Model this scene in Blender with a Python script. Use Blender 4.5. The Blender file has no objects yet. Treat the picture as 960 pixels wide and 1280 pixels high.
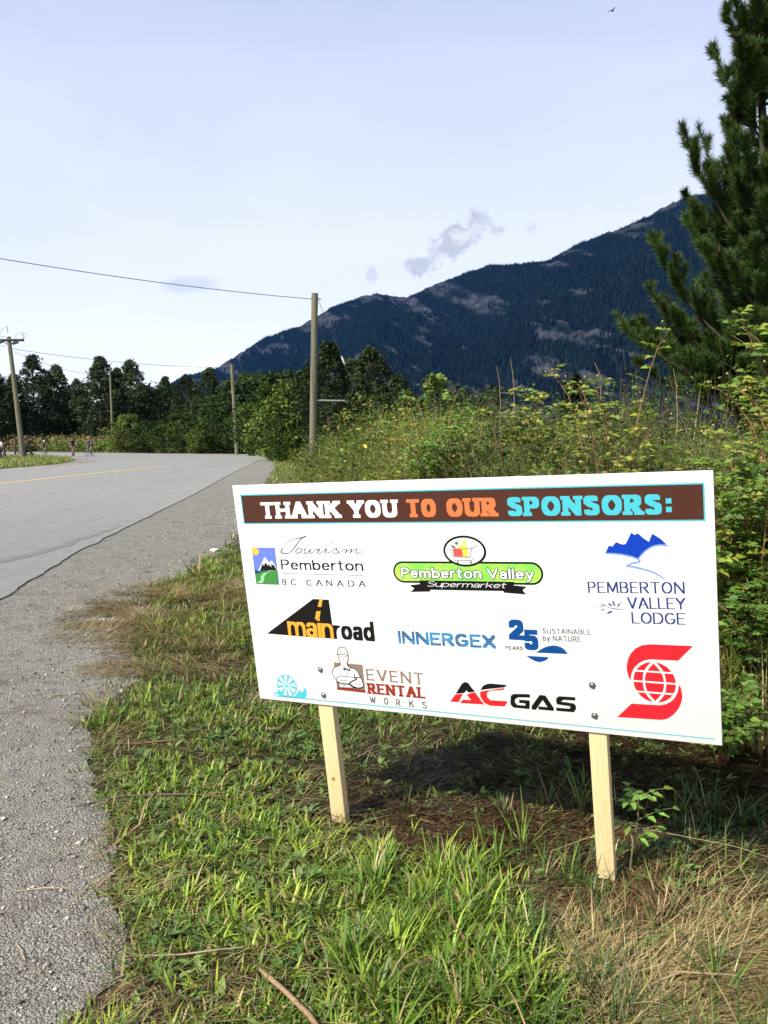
import bpy, bmesh, math, random
import numpy as np
from mathutils import Vector, Matrix, Euler
from mathutils.geometry import delaunay_2d_cdt

R = math.radians
SC = bpy.context.scene
COL = SC.collection

# ------------------------------------------------------------------ camera
CAM_H = 1.60
cam_data = bpy.data.cameras.new('camera')
cam_data.sensor_fit = 'VERTICAL'
cam_data.sensor_height = 36.0
cam_data.lens = 36.0 * 1072 / 1280
cam_data.clip_start = 0.05
cam_data.clip_end = 30000
cam = bpy.data.objects.new('camera', cam_data)
COL.objects.link(cam)
cam.location = (0, 0, CAM_H)
cam.rotation_euler = (R(90) - math.atan(92 / 1072), 0, 0)
SC.camera = cam

# ------------------------------------------------------------------ sun and sky
SUN_AZ, SUN_EL = R(50), R(42)          # the light travels towards this azimuth
sun_data = bpy.data.lights.new('sun', 'SUN')
sun_data.energy = 5.0
sun_data.angle = R(0.5)
sun_data.color = (1.0, 0.94, 0.82)
sun = bpy.data.objects.new('sun', sun_data)
COL.objects.link(sun)
sun_dir = Vector((math.sin(SUN_AZ) * math.cos(SUN_EL), math.cos(SUN_AZ) * math.cos(SUN_EL), -math.sin(SUN_EL)))
sun.rotation_euler = sun_dir.to_track_quat('-Z', 'Y').to_euler()
sun.location = (-20, -20, 30)

SC.view_settings.view_transform = 'Standard'
SC.view_settings.look = 'None'
SC.view_settings.exposure = 0.6
SC.view_settings.gamma = 1.0
SC.view_settings.use_curve_mapping = False
SC.cycles.volume_bounces = 0
SC.cycles.max_bounces = 8
SC.cycles.diffuse_bounces = 3
SC.cycles.transparent_max_bounces = 8

W = bpy.data.worlds.new('World')
SC.world = W
W.use_nodes = True
nt = W.node_tree
nt.nodes.clear()


def N(tree, kind, **kw):
    n = tree.nodes.new(kind)
    for k, v in kw.items():
        if k == 'inputs':
            for a, b in v.items():
                n.inputs[a].default_value = b
        else:
            setattr(n, k, v)
    return n


def math_node(tree, op, a, b=None, c=None, clamp=False):
    n = tree.nodes.new('ShaderNodeMath')
    n.operation = op
    n.use_clamp = clamp
    for i, v in enumerate((a, b, c)):
        if v is None:
            continue
        if isinstance(v, (int, float)):
            n.inputs[i].default_value = v
        else:
            tree.links.new(v, n.inputs[i])
    return n.outputs[0]


def mix_col(tree, fac, a, b, mode='MIX'):
    n = tree.nodes.new('ShaderNodeMix')
    n.data_type = 'RGBA'
    n.blend_type = mode
    for s, v in ((n.inputs[0], fac), (n.inputs[6], a), (n.inputs[7], b)):
        if isinstance(v, (int, float)):
            s.default_value = v
        elif isinstance(v, tuple):
            s.default_value = v if len(v) == 4 else v + (1,)
        else:
            tree.links.new(v, s)
    return n.outputs[2]


def maprange(tree, v, a, b, c=0.0, d=1.0, smooth=True):
    n = tree.nodes.new('ShaderNodeMapRange')
    n.interpolation_type = 'SMOOTHSTEP' if smooth else 'LINEAR'
    tree.links.new(v, n.inputs[0])
    for i, x in enumerate((a, b, c, d)):
        n.inputs[i + 1].default_value = x
    return n.outputs[0]


sky = N(nt, 'ShaderNodeTexSky', sky_type='NISHITA', sun_disc=False, sun_elevation=SUN_EL,
        sun_rotation=SUN_AZ + math.pi, altitude=200, air_density=1.0, dust_density=2.0, ozone_density=1.2)
skyc = nt.nodes.new('ShaderNodeVectorMath'); skyc.operation = 'SCALE'
nt.links.new(sky.outputs[0], skyc.inputs[0]); skyc.inputs[3].default_value = 1.0
tc = N(nt, 'ShaderNodeTexCoord')
sep = N(nt, 'ShaderNodeSeparateXYZ')
nt.links.new(tc.outputs['Generated'], sep.inputs[0])
elev = sep.outputs['Z']
# thin high cloud veil, whiter towards the horizon
n1 = N(nt, 'ShaderNodeTexNoise', inputs={'Scale': 2.2, 'Detail': 6.0, 'Roughness': 0.55, 'Distortion': 0.4})
mp = N(nt, 'ShaderNodeMapping'); mp.inputs['Scale'].default_value = (1.0, 1.0, 3.5)
nt.links.new(tc.outputs['Generated'], mp.inputs[0]); nt.links.new(mp.outputs[0], n1.inputs['Vector'])
veil_h = maprange(nt, elev, -0.02, 0.85, 0.97, 0.45, smooth=False)
veil_h = math_node(nt, 'SUBTRACT', veil_h, maprange(nt, elev, 0.36, 0.95, 0.0, 0.62))
veil = math_node(nt, 'ADD', veil_h, math_node(nt, 'MULTIPLY', math_node(nt, 'SUBTRACT', n1.outputs[0], 0.5), 0.42), clamp=True)
veil_col = mix_col(nt, maprange(nt, elev, 0.02, 0.5, smooth=False), (7.9, 8.2, 8.6), (5.3, 5.8, 7.8))
base = mix_col(nt, veil, skyc.outputs[0], veil_col)
# small clouds: blobs by direction, broken up by noise
n2 = N(nt, 'ShaderNodeTexNoise', inputs={'Scale': 38.0, 'Detail': 8.0, 'Roughness': 0.66})
nt.links.new(tc.outputs['Generated'], n2.inputs['Vector'])
az = math_node(nt, 'DIVIDE', sep.outputs['X'], sep.outputs['Y'])
el = math_node(nt, 'DIVIDE', elev, sep.outputs['Y'])
front = math_node(nt, 'GREATER_THAN', sep.outputs['Y'], 0.2)


def cloud(base, cx, cy, rx, ry, tilt, col, amt, brk=1.0, thr=0.25):
    dx = math_node(nt, 'SUBTRACT', az, cx); dy = math_node(nt, 'SUBTRACT', el, cy)
    c, s = math.cos(tilt), math.sin(tilt)
    u = math_node(nt, 'ADD', math_node(nt, 'MULTIPLY', dx, c / rx), math_node(nt, 'MULTIPLY', dy, s / rx))
    v = math_node(nt, 'ADD', math_node(nt, 'MULTIPLY', dx, -s / ry), math_node(nt, 'MULTIPLY', dy, c / ry))
    d = math_node(nt, 'SQRT', math_node(nt, 'ADD', math_node(nt, 'MULTIPLY', u, u), math_node(nt, 'MULTIPLY', v, v)))
    m = math_node(nt, 'SUBTRACT', 1.0, d)
    m = math_node(nt, 'ADD', m, math_node(nt, 'MULTIPLY', math_node(nt, 'SUBTRACT', n2.outputs[0], 0.5), 2.6 * brk))
    m = maprange(nt, m, thr, thr + 0.5)
    m = math_node(nt, 'MULTIPLY', math_node(nt, 'MULTIPLY', m, amt), front)
    return mix_col(nt, m, base, col)


def adj(x, y):
    """bearing and height of a direction in the camera's pitch-free frame (tangent units times 1072)"""
    p = math.atan(92 / 1072); t_ = (y - 640) / 1072; fw = math.cos(p) - math.sin(p) * t_
    return 480 + (x - 480) / fw, 548 - 1072 * (-math.cos(p) * t_ - math.sin(p)) / fw


def px(x, y):
    x, y = adj(x, y)
    return (x - 480) / 1072, (548 - y) / 1072


for (x, y, rx, ry, tilt, col, amt, brk, thr) in [(235, 356, 52, 16, 0.05, (4.6, 5.1, 6.1), 0.6, 0.25, 0.15), (570, 303, 70, 26, 0.55, (4.2, 4.5, 5.1), 0.95, 1.2, 0.2), (530, 328, 34, 18, 0.1, (4.3, 4.6, 5.2), 0.9, 1.2, 0.2), (463, 346, 12, 20, 0.1, (4.9, 5.15, 5.8), 0.75, 1.0, 0.2), (585, 294, 40, 14, 0.5, (6.4, 6.4, 6.5), 0.9, 1.5, 0.4), (540, 318, 26, 12, 0.3, (5.9, 6.0, 6.2), 0.7, 1.3, 0.5), (666, 284, 14, 9, 0.4, (4.9, 5.2, 5.9), 0.6, 1.2, 0.25), (225, 463, 34, 9, 0.2, (9, 9, 9), 0.9, 1.0, 0.1), (262, 453, 24, 8, 0.4, (9, 9, 9), 0.9, 1.0, 0.1)]:
    cx, cy = px(x, y)
    base = cloud(base, cx, cy, rx / 1072, ry / 1072, tilt, col, amt, brk, thr)
bg = N(nt, 'ShaderNodeBackground', inputs={'Strength': 0.1})
nt.links.new(base, bg.inputs[0])
wo = N(nt, 'ShaderNodeOutputWorld')
nt.links.new(bg.outputs[0], wo.inputs[0])

# ------------------------------------------------------------------ helpers


def tag(o, label=None, cat=None, group=None, kind=None):
    if label: o['label'] = label
    if cat: o['category'] = cat
    if group: o['group'] = group
    if kind: o['kind'] = kind
    return o


def link(name, me, mat=None, parent=None, mw=None):
    o = bpy.data.objects.new(name, me)
    COL.objects.link(o)
    if mat is not None and me is not None and len(me.materials) == 0:
        me.materials.append(mat)
    if parent is not None: o.parent = parent
    if mw is not None: o.matrix_local = mw
    return o


def empty(name, loc, rz=0.0, label=None, cat=None, group=None):
    o = bpy.data.objects.new(name, None)
    o.empty_display_size = 0.2
    COL.objects.link(o)
    o.location = loc
    o.rotation_euler = (0, 0, rz)
    return tag(o, label, cat, group)


def copy_tree(o, parent=None):
    c = o.copy()
    COL.objects.link(c)
    if parent is not None: c.parent = parent
    for ch in list(o.children):
        copy_tree(ch, c)
    return c


def mesh_np(name, V, F, tint=None, smooth=False):
    """V (n,3), F (m,k) one k per call or list of arrays; tint (n,3) vertex colour of the thing itself"""
    V = np.asarray(V, np.float32)
    Fs = F if isinstance(F, list) else [F]
    Fs = [np.asarray(f, np.int32) for f in Fs if len(f)]
    me = bpy.data.meshes.new(name)
    me.vertices.add(len(V))
    me.vertices.foreach_set('co', V.ravel())
    loops = np.concatenate([f.ravel() for f in Fs])
    sizes = np.concatenate([np.full(len(f), f.shape[1], np.int32) for f in Fs])
    starts = np.concatenate([[0], np.cumsum(sizes)[:-1]]).astype(np.int32)
    me.loops.add(len(loops))
    me.loops.foreach_set('vertex_index', loops)
    me.polygons.add(len(sizes))
    me.polygons.foreach_set('loop_start', starts)
    try:
        me.polygons.foreach_set('loop_total', sizes)
    except Exception:
        pass
    if smooth:
        me.polygons.foreach_set('use_smooth', np.ones(len(sizes), bool))
    me.update(calc_edges=True)
    if tint is not None:
        at = me.color_attributes.new('tint', 'FLOAT_COLOR', 'POINT')
        c = np.ones((len(V), 4), np.float32); c[:, :3] = tint
        at.data.foreach_set('color', c.ravel())
    return me


class Acc:
    """collects vertex/face arrays of one mesh"""
    def __init__(s): s.V, s.F, s.T, s.n = [], {}, [], 0

    def add(s, V, F, T=None):
        V = np.asarray(V, np.float32).reshape(-1, 3); F = np.asarray(F)
        s.F.setdefault(F.shape[1], []).append(F + s.n)
        s.V.append(V); s.n += len(V)
        if T is None: T = (0.5, 0.5, 0.5)
        T = np.asarray(T, np.float32)
        s.T.append(np.broadcast_to(T, (len(V), 3)) if T.ndim == 1 else T)

    def mesh(s, name, smooth=False):
        return mesh_np(name, np.concatenate(s.V), [np.concatenate(f) for f in s.F.values()], np.concatenate(s.T), smooth)


def tube(acc, pts, rad, sides=6, T=None, cap=True):
    pts = np.asarray(pts, float); n = len(pts)
    rad = np.broadcast_to(np.asarray(rad, float), (n,))
    d = np.gradient(pts, axis=0); d /= np.linalg.norm(d, axis=1)[:, None] + 1e-9
    ref = np.array([0, 0, 1.0]) if abs(d[:, 2]).mean() < 0.8 else np.array([1.0, 0, 0])
    u = np.cross(d, ref); u /= np.linalg.norm(u, axis=1)[:, None] + 1e-9
    w = np.cross(d, u)
    a = np.linspace(0, 2 * np.pi, sides, endpoint=False)
    V = pts[:, None] + rad[:, None, None] * (np.cos(a)[None, :, None] * u[:, None] + np.sin(a)[None, :, None] * w[:, None])
    i = np.arange(n - 1)[:, None] * sides; j = np.arange(sides)[None]; j2 = (j + 1) % sides
    F = np.stack([i + j, i + j2, i + sides + j2, i + sides + j], -1).reshape(-1, 4)
    acc.add(V.reshape(-1, 3), F, T)
    if cap:
        for e, ring in ((0, V[0]), (1, V[-1])):
            c = ring.mean(0); idx = np.arange(sides); f = np.stack([np.full(sides, sides), idx, (idx + 1) % sides], -1)
            acc.add(np.vstack([ring, c]), f[:, ::-1] if e == 0 else f, T)


def box(acc, c, s, T=None, rot=None):
    V = np.array([[x, y, z] for x in (-.5, .5) for y in (-.5, .5) for z in (-.5, .5)]) * np.array(s)
    if rot is not None: V = V @ np.array(rot).T
    V = V + np.array(c)
    acc.add(V, [[0, 1, 3, 2], [4, 6, 7, 5], [0, 4, 5, 1], [2, 3, 7, 6], [0, 2, 6, 4], [1, 5, 7, 3]], T)


def hash2(ix, iy, seed):
    h = (ix.astype(np.int64) * 374761393 + iy.astype(np.int64) * 668265263 + seed * 1442695041) & 0xffffffff
    h = ((h ^ (h >> 13)) * 1274126177) & 0xffffffff
    return ((h ^ (h >> 16)) & 0xffff) / 65535.0


def vnoise(x, y, seed=0):
    x = np.asarray(x, float); y = np.asarray(y, float)
    ix = np.floor(x); iy = np.floor(y); fx = x - ix; fy = y - iy
    fx = fx * fx * (3 - 2 * fx); fy = fy * fy * (3 - 2 * fy)
    a = hash2(ix, iy, seed); b = hash2(ix + 1, iy, seed); c = hash2(ix, iy + 1, seed); d = hash2(ix + 1, iy + 1, seed)
    return (a * (1 - fx) + b * fx) * (1 - fy) + (c * (1 - fx) + d * fx) * fy


def fbm(x, y, seed=0, octs=4, gain=0.5):
    s = 0; a = 1; t = 0
    for k in range(octs):
        s = s + a * vnoise(x * 2 ** k + 17.3 * k, y * 2 ** k - 9.1 * k, seed + k); t += a; a *= gain
    return s / t


# ------------------------------------------------------------------ materials
MATS = {}


def mat(name, col=(0.5, 0.5, 0.5), rough=0.7, metal=0.0, tint=False, noise=0.0, nscale=20.0, bump=0.0, bscale=60.0, trans=0.0, spec=0.5, stretch=None, two=None):
    m = bpy.data.materials.new(name); m.use_nodes = True
    t = m.node_tree; b = t.nodes['Principled BSDF']
    b.inputs['Roughness'].default_value = rough; b.inputs['Metallic'].default_value = metal
    b.inputs['Specular IOR Level'].default_value = spec
    c = None
    if tint:
        at = N(t, 'ShaderNodeAttribute', attribute_name='tint'); c = at.outputs['Color']
    tcn = N(t, 'ShaderNodeTexCoord'); vec = tcn.outputs['Object']
    if stretch:
        mpn = N(t, 'ShaderNodeMapping'); mpn.inputs['Scale'].default_value = stretch
        t.links.new(vec, mpn.inputs[0]); vec = mpn.outputs[0]
    if noise > 0 or two:
        nn = N(t, 'ShaderNodeTexNoise', inputs={'Scale': nscale, 'Detail': 6.0, 'Roughness': 0.6})
        t.links.new(vec, nn.inputs['Vector'])
        src = c if c is not None else col + (1,)
        if two:
            c = mix_col(t, maprange(t, nn.outputs[0], 0.35, 0.65), src, two)
        else:
            f = maprange(t, nn.outputs[0], 0.3, 0.7, 1 - noise, 1 + noise, smooth=False)
            comb = N(t, 'ShaderNodeCombineColor')
            for i in range(3): t.links.new(f, comb.inputs[i])
            c = mix_col(t, 1.0, src, comb.outputs[0], 'MULTIPLY')
    if c is None: b.inputs['Base Color'].default_value = col + (1,)
    else: t.links.new(c, b.inputs['Base Color'])
    if bump > 0:
        nb = N(t, 'ShaderNodeTexNoise', inputs={'Scale': bscale, 'Detail': 5.0, 'Roughness': 0.65})
        t.links.new(vec, nb.inputs['Vector'])
        bp = N(t, 'ShaderNodeBump', inputs={'Strength': 1.0, 'Distance': bump})
        t.links.new(nb.outputs[0], bp.inputs['Height']); t.links.new(bp.outputs[0], b.inputs['Normal'])
    if trans > 0:
        tr = N(t, 'ShaderNodeBsdfTranslucent')
        if c is not None:
            c2 = mix_col(t, 1.0, c, (1.5, 1.5, 0.6), 'MULTIPLY'); t.links.new(c2, tr.inputs[0])
        else: tr.inputs[0].default_value = col + (1,)
        mx = N(t, 'ShaderNodeMixShader'); mx.inputs[0].default_value = trans
        t.links.new(b.outputs[0], mx.inputs[1]); t.links.new(tr.outputs[0], mx.inputs[2])
        t.links.new(mx.outputs[0], t.nodes['Material Output'].inputs[0])
    MATS[name] = m
    return m


M_LEAF = mat('leaf', tint=True, rough=0.5, trans=0.25, noise=0.18, nscale=60, spec=0.3)
M_FARLEAF = mat('far_leaf', tint=True, rough=0.7, trans=0.12, noise=0.25, nscale=3, spec=0.15)
M_GRASS = mat('grass_blade', tint=True, rough=0.45, trans=0.18, spec=0.25)
M_NEEDLE = mat('pine_needle', tint=True, rough=0.5, trans=0.1, spec=0.3)
M_BARK = mat('bark', (0.055, 0.042, 0.032), rough=0.9, noise=0.4, nscale=8, bump=0.02, bscale=14, stretch=(1, 1, 0.3))
M_TWIG = mat('twig', tint=True, rough=0.8, noise=0.3, nscale=90, bump=0.002, bscale=200)
M_STONE = mat('stone', tint=True, rough=0.85, noise=0.2, nscale=150, bump=0.001, bscale=500)

# ------------------------------------------------------------------ ground, shoulder, road
ROAD_R = [(-2.9, -12), (-3.1, -2), (-3.35, 3), (-3.82, 8.4), (-4.3, 12.0), (-4.98, 19.7), (-5.9, 29), (-6.93, 39), (-7.9, 50), (-8.9, 60), (-9.7, 70), (-10.6, 76),
          (-12, 81), (-14.5, 85.5), (-20, 89), (-27, 91.5), (-37.5, 96), (-60, 104), (-95, 116), (-140, 130)]
ROAD_L = [(-140, 112), (-95, 99), (-60, 87), (-42, 80.5), (-29.5, 74), (-23.5, 66), (-20.6, 57.5), (-19.9, 50), (-19.8, 44), (-19.4, 30), (-18.8, 10), (-18.2, -12)]
VERGE = [(-1.0, -12), (-1.02, 1.5), (-0.86, 2.22), (-0.75, 2.42), (-0.98, 2.95), (-1.02, 3.2), (-1.25, 3.72), (-1.72, 4.72), (-1.70, 4.9), (-1.60, 5.55), (-2.05, 6.9), (-2.45, 8.9),
         (-2.35, 10.0), (-2.30, 12.3), (-2.9, 20), (-4.3, 31), (-5.6, 44), (-7.0, 55), (-8.6, 66), (-10.0, 76), (-13, 86), (-20, 91), (-30, 96), (-60, 109), (-140, 136)]
vy = np.array([p[1] for p in VERGE[:20]]); vx = np.array([p[0] for p in VERGE[:20]])


def verge_x(y):
    y = np.asarray(y, float)
    k = 0.17 * np.clip(y / 8, 0.5, 2)
    return np.interp(y, vy, vx) + k * (fbm(y * 3.1, y * 0 + 3.3, 5, 5, 0.72) - 0.5) * 2


def lumps(x, y):
    edge = verge_x(y)
    t = np.clip((x - edge) / 0.8, 0, 1); t = t * t * (3 - 2 * t)
    near = np.clip(1 - (np.hypot(x, y) - 25) / 15, 0, 1)
    return t * near * (0.075 * (fbm(x * 1.3, y * 1.3, 11, 4) - 0.5) + 0.022 * (fbm(x * 9, y * 9, 12, 2) - 0.5) + 0.012 - 0.040 * np.exp(-((x - 0.80) ** 2 + (y - 2.93) ** 2) / 0.12))


def ladder(lo, hi, core_lo, core_hi, step, grow=1.12):
    a = list(np.arange(core_lo, core_hi, step))
    s, v = step, core_hi
    while v < hi: a.append(v); s *= grow; v += s
    a.append(hi)
    s, v = step, core_lo
    b = []
    while v > lo: s *= grow; v -= s; b.append(max(v, lo))
    return np.array(sorted(set(a + b)))


gx = ladder(-5600, 5600, -2.6, 3.4, 0.05); gy = ladder(-600, 5900, 1.8, 8.5, 0.05)
X, Y = np.meshgrid(gx, gy)
Z = lumps(X, Y)
Vg = np.stack([X, Y, Z], -1).reshape(-1, 3)
nx, ny = len(gx), len(gy)
ii = (np.arange(ny - 1)[:, None] * nx + np.arange(nx - 1)[None]).ravel()
Fg = np.stack([ii, ii + 1, ii + nx + 1, ii + nx], -1)

mg = bpy.data.materials.new('meadow_ground'); mg.use_nodes = True
t = mg.node_tree; b = t.nodes['Principled BSDF']; b.inputs['Roughness'].default_value = 0.95; b.inputs['Specular IOR Level'].default_value = 0.1
geo = N(t, 'ShaderNodeNewGeometry')
na = N(t, 'ShaderNodeTexNoise', inputs={'Scale': 0.9, 'Detail': 8.0, 'Roughness': 0.65}); t.links.new(geo.outputs['Position'], na.inputs['Vector'])
nb = N(t, 'ShaderNodeTexNoise', inputs={'Scale': 38.0, 'Detail': 8.0, 'Roughness': 0.75}); t.links.new(geo.outputs['Position'], nb.inputs['Vector'])
nc = N(t, 'ShaderNodeTexNoise', inputs={'Scale': 0.05, 'Detail': 6.0, 'Roughness': 0.6}); t.links.new(geo.outputs['Position'], nc.inputs['Vector'])
soil = mix_col(t, maprange(t, nb.outputs[0], 0.35, 0.65), (0.016, 0.012, 0.007), (0.10, 0.075, 0.038))
soil = mix_col(t, maprange(t, na.outputs[0], 0.45, 0.62), soil, (0.025, 0.035, 0.009))
far = mix_col(t, maprange(t, nc.outputs[0], 0.4, 0.6), (0.085, 0.12, 0.03), (0.16, 0.15, 0.06))
far = mix_col(t, maprange(t, nb.outputs[0], 0.3, 0.7, 0.0, 0.5), far, (0.04, 0.06, 0.015))
sp = N(t, 'ShaderNodeSeparateXYZ'); t.links.new(geo.outputs['Position'], sp.inputs[0])
t.links.new(mix_col(t, maprange(t, sp.outputs['Y'], 14, 40), soil, far), b.inputs['Base Color'])
bp = N(t, 'ShaderNodeBump', inputs={'Strength': 1.0, 'Distance': 0.012}); t.links.new(nb.outputs[0], bp.inputs['Height']); t.links.new(bp.outputs[0], b.inputs['Normal'])
tag(link('ground', mesh_np('ground', Vg, Fg, smooth=True), mg), 'flat valley ground of thatch, soil and meadow', kind='structure')


def smooth_line(pts, n=6):
    P = [Vector((p[0], p[1], 0)) for p in pts]; out = []
    for i in range(len(P) - 1):
        p0, p1, p2, p3 = P[max(i - 1, 0)], P[i], P[i + 1], P[min(i + 2, len(P) - 1)]
        for k in range(n):
            s = k / n
            out.append(0.5 * ((2 * p1) + (p2 - p0) * s + (2 * p0 - 5 * p1 + 4 * p2 - p3) * s * s + (3 * p1 - p0 - 3 * p2 + p3) * s ** 3))
    out.append(P[-1])
    return np.array([(v.x, v.y) for v in out])


def cdt_poly(polys, eps=1e-6):
    """union of 2-D polygons (each a list of xy) -> vertices, triangles"""
    vs, fs = [], []
    for p in polys:
        p = [tuple(q) for q in p]
        a = sum(p[i][0] * p[(i + 1) % len(p)][1] - p[(i + 1) % len(p)][0] * p[i][1] for i in range(len(p)))
        if a < 0: p = p[::-1]
        fs.append(list(range(len(vs), len(vs) + len(p)))); vs += [Vector((float(q[0]), float(q[1]))) for q in p]
    r = delaunay_2d_cdt(vs, [], fs, 1, eps)
    tri = [f for f, o in zip(r[2], r[5]) if len(o) > 0]
    return np.array([(v[0], v[1]) for v in r[0]]), tri


def rough_line(L, amp, step, seed):
    """resample a line and give it a ragged edge"""
    L = np.asarray(L, float); s = np.concatenate([[0], np.cumsum(np.hypot(*np.diff(L, axis=0).T))])
    out = []; q = 0.0
    while q < s[-1]:
        x = np.interp(q, s, L[:, 0]); y = np.interp(q, s, L[:, 1]); out.append((x, y))
        q += max(step, step * np.hypot(x, y) / 8)
    out.append(tuple(L[-1])); L = np.array(out)
    d = np.gradient(L, axis=0); n = np.stack([-d[:, 1], d[:, 0]], -1); n /= np.linalg.norm(n, axis=1)[:, None]
    k = np.arange(len(L)) * 1.0
    off = amp * (fbm(k * 0.13, k * 0, seed, 3) - 0.5) * 2 + amp * 0.5 * (fbm(k * 0.9, k * 0, seed + 7, 2) - 0.5)
    off = off * np.clip(1 - (np.hypot(L[:, 0], L[:, 1]) - 40) / 30, 0.2, 1)
    return L + n * off[:, None]


def sheet(name, outline, z, mt, label, base=None, walls=False):
    v, f = cdt_poly([outline])
    V = np.column_stack([v, np.full(len(v), z)])
    acc = Acc(); acc.add(V, np.array([list(q) for q in f]))
    if walls:
        o = np.array(outline); n = len(o); V2 = np.vstack([np.column_stack([o, np.full(n, z)]), np.column_stack([o, np.full(n, z - walls)])])
        i = np.arange(n); j = (i + 1) % n
        acc.add(V2, np.stack([i, i + n, j + n, j], -1))
    return tag(link(name, acc.mesh(name), mt), label, kind='structure')


road_r = rough_line(smooth_line(ROAD_R), 0.055, 0.05, 31)
road_l = smooth_line(ROAD_L)
verge_l = []
yy = np.concatenate([np.arange(-12, 12, 0.05), np.arange(12, 66, 0.3)])
verge_l = np.column_stack([verge_x(yy), yy])
verge_far = smooth_line([(verge_x(66.3).item(), 66.3)] + VERGE[19:])
shoulder = np.vstack([np.vstack([verge_l, verge_far]), np.column_stack([road_r[::-1, 0] - 0.3, road_r[::-1, 1]])])


def gravel_mat():
    m = bpy.data.materials.new('gravel'); m.use_nodes = True
    t = m.node_tree; b = t.nodes['Principled BSDF']; b.inputs['Roughness'].default_value = 0.9; b.inputs['Specular IOR Level'].default_value = 0.2
    geo = N(t, 'ShaderNodeNewGeometry'); P = geo.outputs['Position']
    v1 = N(t, 'ShaderNodeTexVoronoi', inputs={'Scale': 95.0}); t.links.new(P, v1.inputs['Vector'])
    v2 = N(t, 'ShaderNodeTexVoronoi', inputs={'Scale': 210.0}); t.links.new(P, v2.inputs['Vector'])
    n0 = N(t, 'ShaderNodeTexNoise', inputs={'Scale': 0.8, 'Detail': 7.0, 'Roughness': 0.62}); t.links.new(P, n0.inputs['Vector'])
    n3 = N(t, 'ShaderNodeTexNoise', inputs={'Scale': 2.6, 'Detail': 7.0, 'Roughness': 0.7}); t.links.new(P, n3.inputs['Vector'])
    s = N(t, 'ShaderNodeSeparateColor'); t.links.new(v1.outputs['Color'], s.inputs[0])
    s2 = N(t, 'ShaderNodeSeparateColor'); t.links.new(v2.outputs['Color'], s2.inputs[0])
    c = mix_col(t, s.outputs[0], (0.07, 0.068, 0.065), (0.38, 0.37, 0.315))
    c = mix_col(t, 0.45, c, mix_col(t, s2.outputs[0], (0.06, 0.058, 0.055), (0.54, 0.525, 0.45)))
    fine = mix_col(t, s2.outputs[1], (0.18, 0.17, 0.155), (0.33, 0.315, 0.26))
    c = mix_col(t, maprange(t, n0.outputs[0], 0.42, 0.62), c, fine)
    c = mix_col(t, maprange(t, n3.outputs[0], 0.50, 0.68, 0, 0.75), c, (0.15, 0.12, 0.085))
    n5 = N(t, 'ShaderNodeTexNoise', inputs={'Scale': 11.0, 'Detail': 8.0, 'Roughness': 0.8}); t.links.new(P, n5.inputs['Vector'])
    c = mix_col(t, maprange(t, n5.outputs[0], 0.5, 0.62, 0, 0.5), c, (0.10, 0.098, 0.088)); c = mix_col(t, maprange(t, n5.outputs[0], 0.36, 0.46, 0.45, 0), c, (0.40, 0.39, 0.35))
    t.links.new(c, b.inputs['Base Color'])
    h = math_node(t, 'ADD', math_node(t, 'MULTIPLY', v1.outputs['Distance'], -1.0), math_node(t, 'MULTIPLY', v2.outputs['Distance'], -0.5))
    bp = N(t, 'ShaderNodeBump', inputs={'Strength': 1.0, 'Distance': 0.012}); t.links.new(h, bp.inputs['Height']); t.links.new(bp.outputs[0], b.inputs['Normal'])
    return m


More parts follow.
